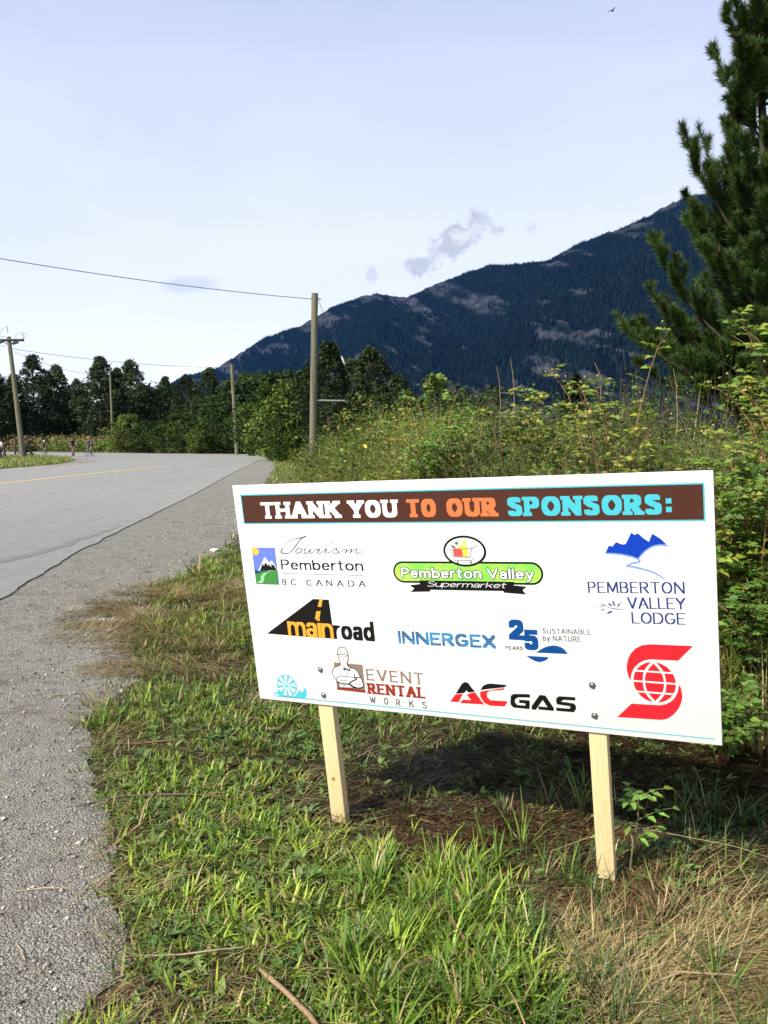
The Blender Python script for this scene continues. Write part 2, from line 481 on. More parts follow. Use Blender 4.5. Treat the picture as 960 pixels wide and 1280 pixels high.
def asphalt_mat(name, dark=1.0):
    m = bpy.data.materials.new(name); m.use_nodes = True
    t = m.node_tree; b = t.nodes['Principled BSDF']; b.inputs['Roughness'].default_value = 0.8; b.inputs['Specular IOR Level'].default_value = 0.35
    geo = N(t, 'ShaderNodeNewGeometry'); P = geo.outputs['Position']
    v1 = N(t, 'ShaderNodeTexVoronoi', inputs={'Scale': 120.0}); t.links.new(P, v1.inputs['Vector'])
    n0 = N(t, 'ShaderNodeTexNoise', inputs={'Scale': 0.35, 'Detail': 8.0, 'Roughness': 0.6}); t.links.new(P, n0.inputs['Vector'])
    mp = N(t, 'ShaderNodeMapping'); mp.inputs['Scale'].default_value = (1.3, 0.07, 1); mp.inputs['Rotation'].default_value = (0, 0, R(-6)); t.links.new(P, mp.inputs[0])
    n1 = N(t, 'ShaderNodeTexNoise', inputs={'Scale': 1.0, 'Detail': 5.0, 'Roughness': 0.6}); t.links.new(mp.outputs[0], n1.inputs['Vector'])
    s = N(t, 'ShaderNodeSeparateColor'); t.links.new(v1.outputs['Color'], s.inputs[0])
    k = dark
    c = mix_col(t, s.outputs[0], (0.19 * k, 0.188 * k, 0.178 * k), (0.36 * k, 0.355 * k, 0.33 * k))
    c = mix_col(t, maprange(t, n0.outputs[0], 0.35, 0.65, 0, 0.35), c, (0.22 * k, 0.22 * k, 0.215 * k))
    c = mix_col(t, maprange(t, n1.outputs[0], 0.45, 0.70, 0, 0.28), c, (0.17 * k, 0.17 * k, 0.17 * k))
    # hairline cracks, broken up
    v3 = N(t, 'ShaderNodeTexVoronoi', feature='DISTANCE_TO_EDGE', inputs={'Scale': 0.42}); 
    wv = mix_col(t, 0.12, P, N(t, 'ShaderNodeTexNoise', inputs={'Scale': 2.5, 'Detail': 4.0}).outputs['Color']); t.links.new(wv, v3.inputs['Vector'])
    ck = math_node(t, 'MULTIPLY', maprange(t, v3.outputs['Distance'], 0.0, 0.004, 1, 0), maprange(t, n0.outputs[0], 0.54, 0.60))
    n6 = N(t, 'ShaderNodeTexNoise', inputs={'Scale': 4.0, 'Detail': 9.0, 'Roughness': 0.75}); t.links.new(P, n6.inputs['Vector'])
    c = mix_col(t, maprange(t, n6.outputs[0], 0.42, 0.60, 0, 0.60), c, (0.17 * k, 0.168 * k, 0.16 * k))
    sy = N(t, 'ShaderNodeSeparateXYZ'); t.links.new(P, sy.inputs[0])
    c = mix_col(t, maprange(t, math_node(t, 'ADD', sy.outputs['Y'], math_node(t, 'MULTIPLY', n0.outputs[0], 12)), 15, 32, 0.40, 0.0), c, (0.15 * k, 0.15 * k, 0.145 * k))
    c = mix_col(t, math_node(t, 'MULTIPLY', ck, 0.75), c, (0.05, 0.05, 0.05))
    t.links.new(c, b.inputs['Base Color'])
    bp = N(t, 'ShaderNodeBump', inputs={'Strength': 0.6, 'Distance': 0.003}); t.links.new(v1.outputs['Distance'], bp.inputs['Height']); t.links.new(bp.outputs[0], b.inputs['Normal'])
    return m


M_GRAVEL = gravel_mat(); M_ASPH = asphalt_mat('asphalt'); M_TAR = asphalt_mat('tar_seam_asphalt', 0.80)
sheet('gravel_shoulder', shoulder, 0.004, M_GRAVEL, 'grey gravel shoulder beside the asphalt')
sheet('road', np.vstack([road_r, road_l]), 0.020, M_ASPH, 'grey asphalt road bending to the left', walls=0.07)


def strip(name, pts, w, z, mt, label, taper=False, seed=3, amp=0.0, kind='structure'):
    L = smooth_line(pts, 8) if amp == 0 else rough_line(smooth_line(pts, 8), amp, 0.08, seed)
    d = np.gradient(L, axis=0); n = np.stack([-d[:, 1], d[:, 0]], -1); n /= np.linalg.norm(n, axis=1)[:, None]
    k = np.linspace(0, 1, len(L)); ww = np.interp(k, np.linspace(0, 1, len(w)), w) if hasattr(w, '__len__') else np.full(len(L), w)
    ww = ww * (1 + 0.5 * (fbm(np.arange(len(L)) * 0.4, np.zeros(len(L)), seed, 2) - 0.5)) if amp else ww
    V = np.vstack([np.column_stack([L + n * ww[:, None] / 2, np.full(len(L), z)]), np.column_stack([L - n * ww[:, None] / 2, np.full(len(L), z)])])
    m = len(L); i = np.arange(m - 1); F = np.stack([i, i + m, i + m + 1, i + 1], -1)
    return tag(link(name, mesh_np(name, V, F), mt), label, kind=kind)


M_YEL = bpy.data.materials.new('worn_yellow_paint'); M_YEL.use_nodes = True
t = M_YEL.node_tree; b = t.nodes['Principled BSDF']; b.inputs['Roughness'].default_value = 0.7
geo = N(t, 'ShaderNodeNewGeometry'); nn = N(t, 'ShaderNodeTexNoise', inputs={'Scale': 5.0, 'Detail': 8.0, 'Roughness': 0.8}); t.links.new(geo.outputs['Position'], nn.inputs['Vector'])
sp = N(t, 'ShaderNodeSeparateXYZ'); t.links.new(geo.outputs['Position'], sp.inputs[0])
wear = math_node(t, 'ADD', nn.outputs[0], maprange(t, sp.outputs['Y'], 36, 52, -0.12, 0.14, smooth=False))
t.links.new(mix_col(t, maprange(t, wear, 0.50, 0.68), (0.68, 0.40, 0.08), (0.30, 0.29, 0.26)), b.inputs['Base Color'])
strip('centre_line', [(-14.2, -10), (-14.0, 10), (-13.6, 28), (-13.3, 36), (-12.85, 43), (-12.7, 47), (-12.7, 51)], 0.19, 0.024, M_YEL, 'worn yellow centre line')
strip('tar_seam', [(-8.6, 3.0), (-6.4, 6.5), (-5.35, 8.8), (-4.95, 10.5), (-4.85, 12.2), (-4.78, 14.1), (-4.8, 15.5)], [0.5, 0.45, 0.42, 0.4, 0.3, 0.2, 0.05], 0.0235, M_TAR, 'dark tar seam along the road edge', amp=0.12, seed=77)
strip('skid_mark', [(-25.5, 66.5), (-21.0, 64.2), (-18.5, 63.6), (-16.8, 65.0)], [0.1, 0.5, 0.4, 0.1], 0.0238, M_TAR, 'dark tyre mark at the bend', amp=0.05, seed=78)
strip('side_gravel', [(-24.2, 68), (-21.3, 61.5), (-20.0, 56), (-19.4, 50)], [0.6, 1.8, 1.2, 0.3], 0.0242, M_GRAVEL, 'gravel washed over the inside of the bend', amp=0.2, seed=79)

# ------------------------------------------------------------------ mountain
RIDGE = [(-1500, 560), (-900, 552), (-300, 545), (0, 532), (100, 515), (180, 492), (240, 469), (270, 461), (300, 441), (330, 421), (370, 405), (400, 391), (430, 377), (455, 366), (470, 362), (488, 367),
         (510, 369), (525, 362), (540, 354), (580, 340), (612, 331), (650, 328), (690, 321), (720, 305), (760, 288), (800, 272), (850, 250), (900, 236), (960, 218), (1100, 190), (1400, 170), (1900, 210), (2600, 330), (3500, 480)]
RIDGE = [adj(*p) for p in RIDGE]
rx_ = np.array([p[0] for p in RIDGE], float); ry_ = np.array([p[1] for p in RIDGE], float)


def mountain_point(xp, s):
    """xp: bearing (photo-pixel units); s: 0 at the foot, 1 at the ridge, up to 1.4 behind it"""
    yr = np.interp(xp, [-1500, 240, 500, 960, 2600, 3500], [5200, 4700, 4300, 2900, 2600, 2600])
    yf = np.interp(xp, [-1500, 240, 500, 960, 2600, 3500], [4300, 3600, 2500, 1500, 1300, 1300])
    top = (548 - np.interp(xp, rx_, ry_)) / 1072 * yr
    top = np.maximum(top, 0)
    D = yf + (yr - yf) * s
    Xw = (xp - 480) / 1072 * D
    prof = np.where(s <= 1, np.clip(s, 0, 1) ** 0.93, 1 - 1.6 * (s - 1) ** 1.3)
    h = top * prof
    env = np.clip(s * 4, 0, 1) * np.clip((1.03 - s) * 9, 0.10, 1)
    big = fbm(Xw * 0.0022 + D * 0.0009, D * 0.0011, 41, 5)
    gull = 1 - np.abs(2 * fbm(Xw * 0.0042 + 0.0016 * D, D * 0.0013, 47, 4) - 1)
    h = h + env * top * (0.30 * (big - 0.5) - 0.16 * (gull - 0.6))
    h = h + env * 34 * (fbm(Xw * 0.012, D * 0.012, 53, 4) - 0.5) + 17 * (fbm(Xw * 0.03, D * 0.03, 59, 4, .6) - 0.5) * np.clip(s * 3, 0, 1)
    return Xw, D, h - 2


def rock_mask(Xw, D, h, s):
    hh = h / 700.0
    u = Xw * 0.8 + h * 0.9; v = h * 1.1 - Xw * 0.35
    a = fbm(u * 0.016, v * 0.006, 61, 5, 0.66)
    bnd = fbm(Xw * 0.0028, h * 0.006 + D * 0.0008, 67, 3)
    return a * 0.95 + 0.42 * (bnd - 0.5) + 0.035 + 0.13 * np.clip((s - 0.80) / 0.2, 0, 1)


xs = np.concatenate([np.linspace(-600, 200, 50), np.linspace(206, 990, 520), np.linspace(1000, 2600, 80)])
ss = np.concatenate([np.linspace(0, 1.0, 230), np.linspace(1.03, 1.45, 14)])
XP, S = np.meshgrid(xs, ss)
Xw, Dw, Hw = mountain_point(XP, S)
Vm = np.stack([Xw, Dw, Hw], -1).reshape(-1, 3)
nx, ny = len(xs), len(ss)
ii = (np.arange(ny - 1)[:, None] * nx + np.arange(nx - 1)[None]).ravel()
Fm = np.stack([ii, ii + 1, ii + nx + 1, ii + nx], -1)
rm = rock_mask(Xw, Dw, Hw, S)
w = np.clip((rm - 0.635) / 0.07, 0, 1)[..., None]
speck = fbm(Xw * 0.05, Hw * 0.05 + Dw * 0.02, 71, 3)[..., None]
tint = (1 - w) * np.array([0.0022, 0.005, 0.0045]) + w * (np.array([0.034, 0.039, 0.046]) * (0.0 + 1.5 * speck) * (0.35 + 1.3 * fbm(Xw * 0.2, Hw * 0.2, 73, 2)[..., None]))
M_MTN = mat('mountain', tint=True, rough=1.0, spec=0.05, noise=0.35, nscale=0.05)
tag(link('mountain', mesh_np('mountain', Vm, Fm, tint.reshape(-1, 3), smooth=True), M_MTN), 'forested mountain slope with pale rock outcrops', kind='structure')

rng = np.random.default_rng(7)
nt_ = 62000
xp = rng.uniform(215, 1010, nt_ * 2); s = rng.uniform(0.12, 1.005, nt_ * 2)
Xt, Dt, Ht = mountain_point(xp, s)
keep = rock_mask(Xt, Dt, Ht, s) < 0.66 + rng.normal(0, 0.04, len(xp))
Xt, Dt, Ht = Xt[keep][:nt_], Dt[keep][:nt_], Ht[keep][:nt_]
n = len(Xt)
hh = rng.uniform(9, 19, n) * np.interp(s[keep][:nt_], [0.8, 1.0], [1, 0.6]); rr = hh * rng.uniform(0.17, 0.25, n)
a = np.arange(4) * np.pi / 2
ang = rng.uniform(0, 6.28, n)[:, None] + a[None]
basev = np.stack([Xt[:, None] + rr[:, None] * np.cos(ang), Dt[:, None] + rr[:, None] * np.sin(ang), (Ht - 2)[:, None] + 0 * ang], -1)
apex = np.stack([Xt, Dt, Ht + hh], -1)[:, None]
V = np.concatenate([basev, apex], 1).reshape(-1, 3)
o = (np.arange(n) * 5)[:, None]
F = np.concatenate([np.stack([o[:, 0] + k, o[:, 0] + (k + 1) % 4, o[:, 0] + 4], -1) for k in range(4)])
tc_ = np.array([0.0022, 0.0055, 0.0048]) * (rng.uniform(0.0, 1.0, n) ** 2.2 * 3.6 + 0.25)[:, None] * (0.7 + 0.6 * fbm(Xt * 0.004, Dt * 0.004, 91, 3))[:, None]
tag(link('mountain_forest', mesh_np('mountain_forest', V, F, np.repeat(tc_, 5, 0)), mat('far_conifer', tint=True, rough=1.0, spec=0.05)), 'dense dark conifer forest covering the mountain', 'forest', kind='stuff')

if 2.4e-05 > 0:
    hb = Acc(); box(hb, (0, 2750, 624), (12400, 7500, 1250))
    hz = link('haze', hb.mesh('haze'))
    m = bpy.data.materials.new('haze'); m.use_nodes = True; t = m.node_tree; t.nodes.clear()
    pv = N(t, 'ShaderNodeVolumePrincipled', inputs={'Color': (0.06, 0.3, 1.0, 1.0), 'Density': 2.4e-05, 'Anisotropy': 0.3})
    mo = N(t, 'ShaderNodeOutputMaterial'); t.links.new(pv.outputs[0], mo.inputs['Volume'])
    hz.data.materials.clear(); hz.data.materials.append(m)
    tag(hz, 'thin blue air haze over the valley', kind='stuff')

# ------------------------------------------------------------------ the sponsor sign (board frame in millimetres, origin at its lower left corner)
SX = Vector((0.8946, -0.4440, 0.0502)).normalized()
SY = Vector((-0.0880, -0.0912, 0.9919)); SY = (SY - SX * SY.dot(SX)).normalized()
SN = SX.cross(SY)
BL = Vector((-0.5251, 3.5508, 0.503))
FOOT = Vector((0.3, 3.2, 0.0))
MB = Matrix.Translation(BL - FOOT) @ Matrix(((SX.x, SY.x, SN.x, 0), (SX.y, SY.y, SN.y, 0), (SX.z, SY.z, SN.z, 0), (0, 0, 0, 1))) @ Matrix.Scale(0.001, 4)
sign = empty('sponsor_sign', FOOT, 0, 'white printed sign board on two raw wooden posts standing in the roadside grass', 'sign')
BW, BH = 1828.0, 914.0


def arc(cx, cy, rx, ry, a0, a1, n=9):
    return [(cx + rx * math.cos(R(a0 + (a1 - a0) * i / (n - 1))), cy + ry * math.sin(R(a0 + (a1 - a0) * i / (n - 1)))) for i in range(n)]


# glyph skeletons in a unit box: (width, [polylines], [serif points])
G = {
    'A': (.82, [[(0, 0), (.5, 1), (1, 0)], [(.2, .34), (.8, .34)]], [(0, 0), (1, 0)]),
    'B': (.66, [[(0, 0), (0, 1), (.55, 1)] + arc(.55, .76, .38, .24, 90, -90, 7) + [(0, .52)], [(.55, .52)] + arc(.6, .26, .4, .26, 90, -90, 7) + [(0, 0)]], [(0, 0), (0, 1)]),
    'C': (.74, [arc(.52, .5, .52, .5, 50, 310, 15)], []),
    'D': (.76, [[(0, 0), (0, 1), (.45, 1)] + arc(.45, .5, .55, .5, 90, -90, 11) + [(0, 0)]], [(0, 0), (0, 1)]),
    'E': (.60, [[(1, 1), (0, 1), (0, 0), (1, 0)], [(0, .52), (.82, .52)]], [(0, 0), (0, 1)]),
    'G': (.78, [arc(.52, .5, .52, .5, 50, 330, 15) + [(.98, .45), (.6, .45)]], []),
    'H': (.76, [[(0, 0), (0, 1)], [(1, 0), (1, 1)], [(0, .5), (1, .5)]], [(0, 0), (0, 1), (1, 0), (1, 1)]),
    'I': (.0, [[(.5, 0), (.5, 1)]], [(.5, 0), (.5, 1)]),
    'K': (.76, [[(0, 0), (0, 1)], [(.95, 1), (.04, .42)], [(.36, .62), (1, 0)]], [(0, 0), (0, 1), (.95, 1), (1, 0)]),
    'L': (.56, [[(0, 1), (0, 0), (1, 0)]], [(0, 1), (0, 0)]),
    'M': (.92, [[(0, 0), (.05, 1), (.5, .1), (.95, 1), (1, 0)]], [(0, 0), (1, 0), (.05, 1), (.95, 1)]),
    'N': (.78, [[(0, 0), (0, 1), (1, 0), (1, 1)]], [(0, 0), (0, 1), (1, 1)]),
    'O': (.82, [arc(.5, .5, .5, .5, 0, 360, 21)], []),
    'P': (.62, [[(0, 0), (0, 1), (.5, 1)] + arc(.52, .74, .48, .26, 90, -90, 9) + [(0, .48)]], [(0, 0), (0, 1)]),
    'R': (.68, [[(0, 0), (0, 1), (.5, 1)] + arc(.5, .75, .44, .25, 90, -90, 9) + [(0, .5)], [(.45, .5), (1, 0)]], [(0, 0), (0, 1), (1, 0)]),
    'S': (.62, [arc(.5, .74, .46, .26, 35, 180, 9) + arc(.5, .26, .5, .26, 90, -150, 13)[0:] ], []),
    'T': (.70, [[(0, 1), (1, 1)], [(.5, 0), (.5, 1)]], [(.5, 0)]),
    'U': (.74, [[(0, 1), (0, .35)] + arc(.5, .33, .5, .33, 180, 360, 11) + [(1, 1)]], [(0, 1), (1, 1)]),
    'V': (.78, [[(0, 1), (.5, 0), (1, 1)]], [(0, 1), (1, 1)]),
    'W': (1.05, [[(0, 1), (.27, 0), (.5, .85), (.73, 0), (1, 1)]], [(0, 1), (1, 1)]),
    'X': (.74, [[(0, 0), (1, 1)], [(0, 1), (1, 0)]], []),
    'Y': (.76, [[(0, 1), (.5, .48), (1, 1)], [(.5, .48), (.5, 0)]], [(0, 1), (1, 1), (.5, 0)]),
    ':': (.0, [[(.5, .10), (.5, .12)], [(.5, .62), (.5, .64)]], []),
    '2': (.62, [arc(.5, .70, .46, .30, 165, -25, 11) + [(0, 0), (1, 0)]], []),
    '5': (.62, [[(.95, 1), (.08, 1), (.05, .56)] + arc(.45, .32, .52, .32, 110, -150, 13)], []),
    # lower case, x-height .68
    'a': (.50, [arc(.5, .5, .44, .18, 160, 0, 7) + [(.94, 0)], arc(.45, .19, .45, .19, 70, 430, 15)], []),
    'b': (.56, [[(0, 1), (0, .0)], arc(.5, .34, .5, .34, 0, 360, 17)], []),
    'd': (.56, [[(1, 1), (1, 0)], arc(.5, .34, .5, .34, 0, 360, 17)], []),
    'e': (.54, [[(.02, .36), (.98, .36)] + arc(.5, .34, .49, .34, 5, 318, 15)], []),
    'i': (.0, [[(.5, 0), (.5, .68)], [(.5, .92), (.5, .94)]], []),
    'k': (.52, [[(0, 0), (0, 1)], [(.95, .68), (.02, .26)], [(.36, .42), (1, 0)]], []),
    'l': (.0, [[(.5, 0), (.5, 1)]], []),
    'm': (.90, [[(0, 0), (0, .68)], arc(.25, .42, .25, .26, 180, 0, 8) + [(.5, 0)], arc(.75, .42, .25, .26, 180, 0, 8) + [(1, 0)]], [(0, 0), (.5, 0), (1, 0)]),
    'n': (.52, [[(0, 0), (0, .68)], arc(.5, .42, .5, .26, 180, 0, 9) + [(1, 0)]], [(0, 0), (1, 0)]),
    'o': (.58, [arc(.5, .34, .5, .34, 0, 360, 19)], []),
    'p': (.56, [[(0, .68), (0, -.28)], arc(.5, .34, .5, .34, 0, 360, 17)], []),
    'r': (.34, [[(0, 0), (0, .68)], arc(.8, .34, .8, .34, 170, 80, 6)], [(0, 0)]),
    't': (.34, [[(.35, .95), (.35, .16)] + arc(.75, .16, .4, .16, 180, 280, 5), [(-.1, .68), (.95, .68)]], []),
    'u': (.52, [[(0, .68), (0, .25)] + arc(.5, .26, .5, .26, 180, 360, 9), [(1, .68), (1, 0)]], []),
    'y': (.54, [[(0, .68), (.5, .02)], [(1, .68), (.42, -.2), (.1, -.27)]], []),
    ' ': (.30, [], []),
}


def hull(pts):
    pts = sorted(set((round(p[0], 4), round(p[1], 4)) for p in pts))
    def half(ps):
        h = []
        for p in ps:
            while len(h) >= 2 and (h[-1][0] - h[-2][0]) * (p[1] - h[-2][1]) - (h[-1][1] - h[-2][1]) * (p[0] - h[-2][0]) <= 0: h.pop()
            h.append(p)
        return h
    a, b = half(pts), half(pts[::-1])
    return a[:-1] + b[:-1]


def nib_stroke(line, pw, ph, rnd=False):
    if rnd: nib = [(pw / 2 * math.cos(i * math.pi / 4), ph / 2 * math.sin(i * math.pi / 4)) for i in range(8)]
    else: nib = [(-pw / 2, -ph / 2), (pw / 2, -ph / 2), (pw / 2, ph / 2), (-pw / 2, ph / 2)]
    out = []
    for p, q in zip(line[:-1], line[1:]):
        if abs(p[0] - q[0]) + abs(p[1] - q[1]) < 1e-6: q = (p[0] + 1e-3, p[1])
        out.append(hull([(p[0] + n[0], p[1] + n[1]) for n in nib] + [(q[0] + n[0], q[1] + n[1]) for n in nib]))
    return out


def text(s, p0, p1, H, pw, ph=None, serif=0.0, sh=None, sp=0.12, slant=0.0, rnd=False, grow=0.0, xs=None):
    """letters between baseline ends p0, p1; H cap height (mm); pw, ph pen size, serif length in cap heights"""
    ph = pw if ph is None else ph
    sh = ph if sh is None else sh
    adv = []; x = 0
    for ch in s:
        w = G[ch][0] + (pw if ch != ' ' else 0)
        adv.append((x, w)); x += w + sp
    tot = x - sp
    L = math.hypot(p1[0] - p0[0], p1[1] - p0[1]); sx = L / tot
    dx, dy = (p1[0] - p0[0]) / L, (p1[1] - p0[1]) / L
    polys = []
    PW, PH = pw * H, ph * H
    for ch, (x0, w) in zip(s, adv):
        gw, lines, ser = G[ch]
        W_ = w * sx; x0 = x0 * sx
        def mp(q): return (x0 + PW / 2 + q[0] * (W_ - PW), PH / 2 + q[1] * (H - PH))
        ps = []
        for ln in lines: ps += nib_stroke([mp(q) for q in ln], PW + grow, PH + grow, rnd)
        if serif:
            for q in ser:
                c = mp(q); l2 = (PW + serif * H) / 2; h2 = sh * H / 2
                yy_ = c[1] + (PH / 2 - h2) * (1 if q[1] > .5 else -1)
                ps.append([(c[0] - l2, yy_ - h2), (c[0] + l2, yy_ - h2), (c[0] + l2, yy_ + h2), (c[0] - l2, yy_ + h2)])
        for p in ps:
            polys.append([(p0[0] + (a + slant * b_) * dx - b_ * dy, p0[1] + (a + slant * b_) * dy + b_ * dx) for a, b_ in p])
    return polys


def strokes(line, w, rnd=True):
    if hasattr(w, '__len__'):
        out = []; k = np.interp(np.linspace(0, 1, len(line)), np.linspace(0, 1, len(w)), w)
        for i in range(len(line) - 1):
            out.append(hull([(line[i + e][0] + k[i + e] / 2 * math.cos(a * math.pi / 4), line[i + e][1] + k[i + e] / 2 * math.sin(a * math.pi / 4)) for e in (0, 1) for a in range(8)]))
        return out
    return nib_stroke(line, w, w, rnd)


def spline(pts, n=4, closed=False):
    P = list(pts); out = []; m = len(P)
    rng_ = range(m if closed else m - 1)
    for i in rng_:
        g = (lambda j: P[j % m]) if closed else (lambda j: P[min(max(j, 0), m - 1)])
        p0, p1, p2, p3 = g(i - 1), g(i), g(i + 1), g(i + 2)
        for k in range(n):
            s = k / n
            out.append(tuple(0.5 * ((2 * p1[a]) + (p2[a] - p0[a]) * s + (2 * p0[a] - 5 * p1[a] + 4 * p2[a] - p3[a]) * s * s + (3 * p1[a] - p0[a] - 3 * p2[a] + p3[a]) * s ** 3) for a in (0, 1)))
    if not closed: out.append(tuple(P[-1]))
    return out


INK = {}


def ink(name, col, rough=0.38):
    if name not in INK: INK[name] = mat(name, tuple(0.72 * c_ for c_ in col), rough=rough, spec=0.3)
    return INK[name]


def srgb(r, g, b):
    return tuple((c / 255 / 12.92) if c / 255 <= 0.04045 else ((c / 255 + 0.055) / 1.055) ** 2.4 for c in (r, g, b))


def art(name, polys, level, m, parent=None, label=None):
    if parent is not None and parent is not sign: mw = None
    v, f = cdt_poly(polys, 1e-4)
    me = mesh_np(name, np.column_stack([v, np.full(len(v), 0.35 * level)]), np.array([list(q) for q in f]))
    o = link(name, me, m, parent or sign, MB if (parent is None or parent is sign) else None)
    if label: o['label'] = label
    return o


def block(name, c, s, m, label=None, bevel=0.0, rot=None):
    acc = Acc(); box(acc, c, s, rot=rot)
    o = link(name, acc.mesh(name), m, sign, MB)
    if bevel:
        bm = bmesh.new(); bm.from_mesh(o.data); bmesh.ops.bevel(bm, geom=bm.edges[:], offset=bevel, segments=2, affect='EDGES', profile=0.6); bm.to_mesh(o.data); bm.free()
    if label: o['label'] = label
    return o


M_BOARD = mat('white_board', (0.68, 0.68, 0.68), rough=0.42, spec=0.35, noise=0.012, nscale=0.004)
M_LUMBER = bpy.data.materials.new('raw_lumber'); M_LUMBER.use_nodes = True
t = M_LUMBER.node_tree; b = t.nodes['Principled BSDF']; b.inputs['Roughness'].default_value = 0.65
tcn = N(t, 'ShaderNodeTexCoord'); mp = N(t, 'ShaderNodeMapping'); mp.inputs['Scale'].default_value = (1, 0.03, 1); t.links.new(tcn.outputs['Object'], mp.inputs[0])
nn = N(t, 'ShaderNodeTexNoise', inputs={'Scale': 0.16, 'Detail': 6.0, 'Roughness': 0.7, 'Distortion': 0.6}); t.links.new(mp.outputs[0], nn.inputs['Vector'])
wv = N(t, 'ShaderNodeTexWave', inputs={'Scale': 0.05, 'Distortion': 3.0, 'Detail': 3.0}); t.links.new(mp.outputs[0], wv.inputs['Vector'])
c = mix_col(t, maprange(t, nn.outputs[0], 0.3, 0.7), (0.80, 0.66, 0.38), (0.74, 0.56, 0.28)); c = mix_col(t, math_node(t, 'MULTIPLY', wv.outputs['Fac'], 0.25), c, (0.66, 0.46, 0.21))
vk = N(t, 'ShaderNodeTexVoronoi', inputs={'Scale': 0.006}); t.links.new(tcn.outputs['Object'], vk.inputs['Vector'])
c = mix_col(t, maprange(t, vk.outputs['Distance'], 0.03, 0.08, 0.85, 0.0), c, (0.30, 0.13, 0.05)); t.links.new(c, b.inputs['Base Color'])
bp = N(t, 'ShaderNodeBump', inputs={'Strength': 0.3, 'Distance': 0.6}); t.links.new(nn.outputs[0], bp.inputs['Height']); t.links.new(bp.outputs[0], b.inputs['Normal'])
M_STEEL = mat('galvanised_steel', (0.45, 0.45, 0.46), rough=0.35, metal=1.0)

block('panel', (BW / 2, BH / 2, -4), (BW, BH, 8), M_BOARD, bevel=1.0)
for (u0, u1, du) in ((281, 347, -3), (1388, 1450, -8)):
    cx = (u0 + u1) / 2
    o = block('post', (cx, 100, -8.5 - 19), (u1 - u0, 1340, 38), M_LUMBER, bevel=1.2)
for (x, y) in ((317, 152), (318, 43), (1413, 176), (1415, 64)):
    acc = Acc()
    a = np.linspace(0, 2 * np.pi, 6, endpoint=False)
    tube(acc, [(x, y, 0.2), (x, y, 1.6), (x, y, 1.6001)], [12, 12, 11.5], 20)
    tube(acc, [(x, y, 1.5), (x, y, 7.5), (x, y, 8.4)], [7.2, 7.2, 6.0], 6)
    link('bolt', acc.mesh('bolt'), M_STEEL, sign, MB)

BROWN = ink('brown_ink', srgb(84, 48, 36)); CYAN = ink('cyan_ink', srgb(80, 205, 222)); WHITE = ink('white_ink', (0.95, 0.95, 0.95)); ORANGE = ink('orange_ink', srgb(232, 130, 78))
BLACK = ink('black_ink', srgb(22, 20, 20)); GREY = ink('grey_ink', srgb(84, 84, 90)); PALECYAN = ink('pale_cyan_ink', srgb(120, 200, 215))

HB0 = (37.4, 871.8); HB1 = (1796.5, 758.8)
hx0, hy1, hx1, hy0 = HB0[0], HB0[1], HB1[0], HB1[1]
hb = art('header_band', [[(hx0, hy0), (hx1, hy0), (hx1, hy1), (hx0, hy1)]], 2, BROWN)
art('header_border', [[(hx0 - 5, hy0 - 5), (hx1 + 5, hy0 - 5), (hx1 + 5, hy1 + 5), (hx0 - 5, hy1 + 5)]], 1, CYAN)
HT = [(119.9, 770.8), (493.4, 773.4), (521.4, 773.8), (736.0, 775.2), (763.7, 775.5), (891.6, 776.4), (921.2, 776.7), (1120.7, 778.4), (1148.4, 778.7), (1676.3, 782.9), (1681.2, 783.1), (1700.9, 783.1)]
hbase = sum(p[1] for p in HT[:-2]) / len(HT[:-2]) 
for k, (wd, cc) in enumerate((('THANK', WHITE), ('YOU', WHITE), ('TO', ORANGE), ('OUR', ORANGE), ('SPONSORS', CYAN), (':', CYAN))):
    p, q = HT[2 * k], HT[2 * k + 1]
    if wd == ':':
        x0, x1 = p[0] + 2, q[0]
        polys = [[(x0, hbase + a), (x1, hbase + a), (x1, hbase + a + 17), (x0, hbase + a + 17)] for a in (8, 36)]
    else: polys = text(wd, (p[0] + 6, hbase), (q[0] - 6, hbase), 67, 0.29, 0.19, serif=0.19, sh=0.18, sp=0.13)
    art('lettering', polys, 3, cc, hb)

# green valley picture and its words
pic = [(57.9, 655.5), (168.9, 656.0), (165.5, 503.6), (56.8, 504.5)]
x0 = (pic[0][0] + pic[3][0]) / 2; x1 = (pic[1][0] + pic[2][0]) / 2; y1 = (pic[0][1] + pic[1][1]) / 2; y0 = (pic[2][1] + pic[3][1]) / 2
fr = art('valley_picture', [[(x0 - 1.2, y0 - 1.2), (x1 + 1.2, y0 - 1.2), (x1 + 1.2, y1 + 1.2), (x0 - 1.2, y1 + 1.2)]], 1, ink('slate_ink', srgb(80, 90, 110)), label='small framed picture of a sun, white peaks and a green field')
art('sky_patch', [[(x0, y0), (x1, y0), (x1, y1), (x0, y1)]], 2, ink('sky_blue_ink', srgb(112, 138, 236)), fr)
sc_ = [(x0, y1 - 24)] + [(x0 + 15 + (20 if i % 2 else 15) * math.sin(R(-70 + i * 10)) , y1 - 13 - (20 if i % 2 else 15) * math.cos(R(-70 + i * 10))) for i in range(2, 20)]
sc_ = [(max(p[0], x0), min(p[1], y1)) for p in sc_] + [(x0, y1)]
art('sun_disc', [sc_], 3, ink('sun_yellow_ink', srgb(255, 205, 60)), fr)


def sub(crop, pts):
    return pts


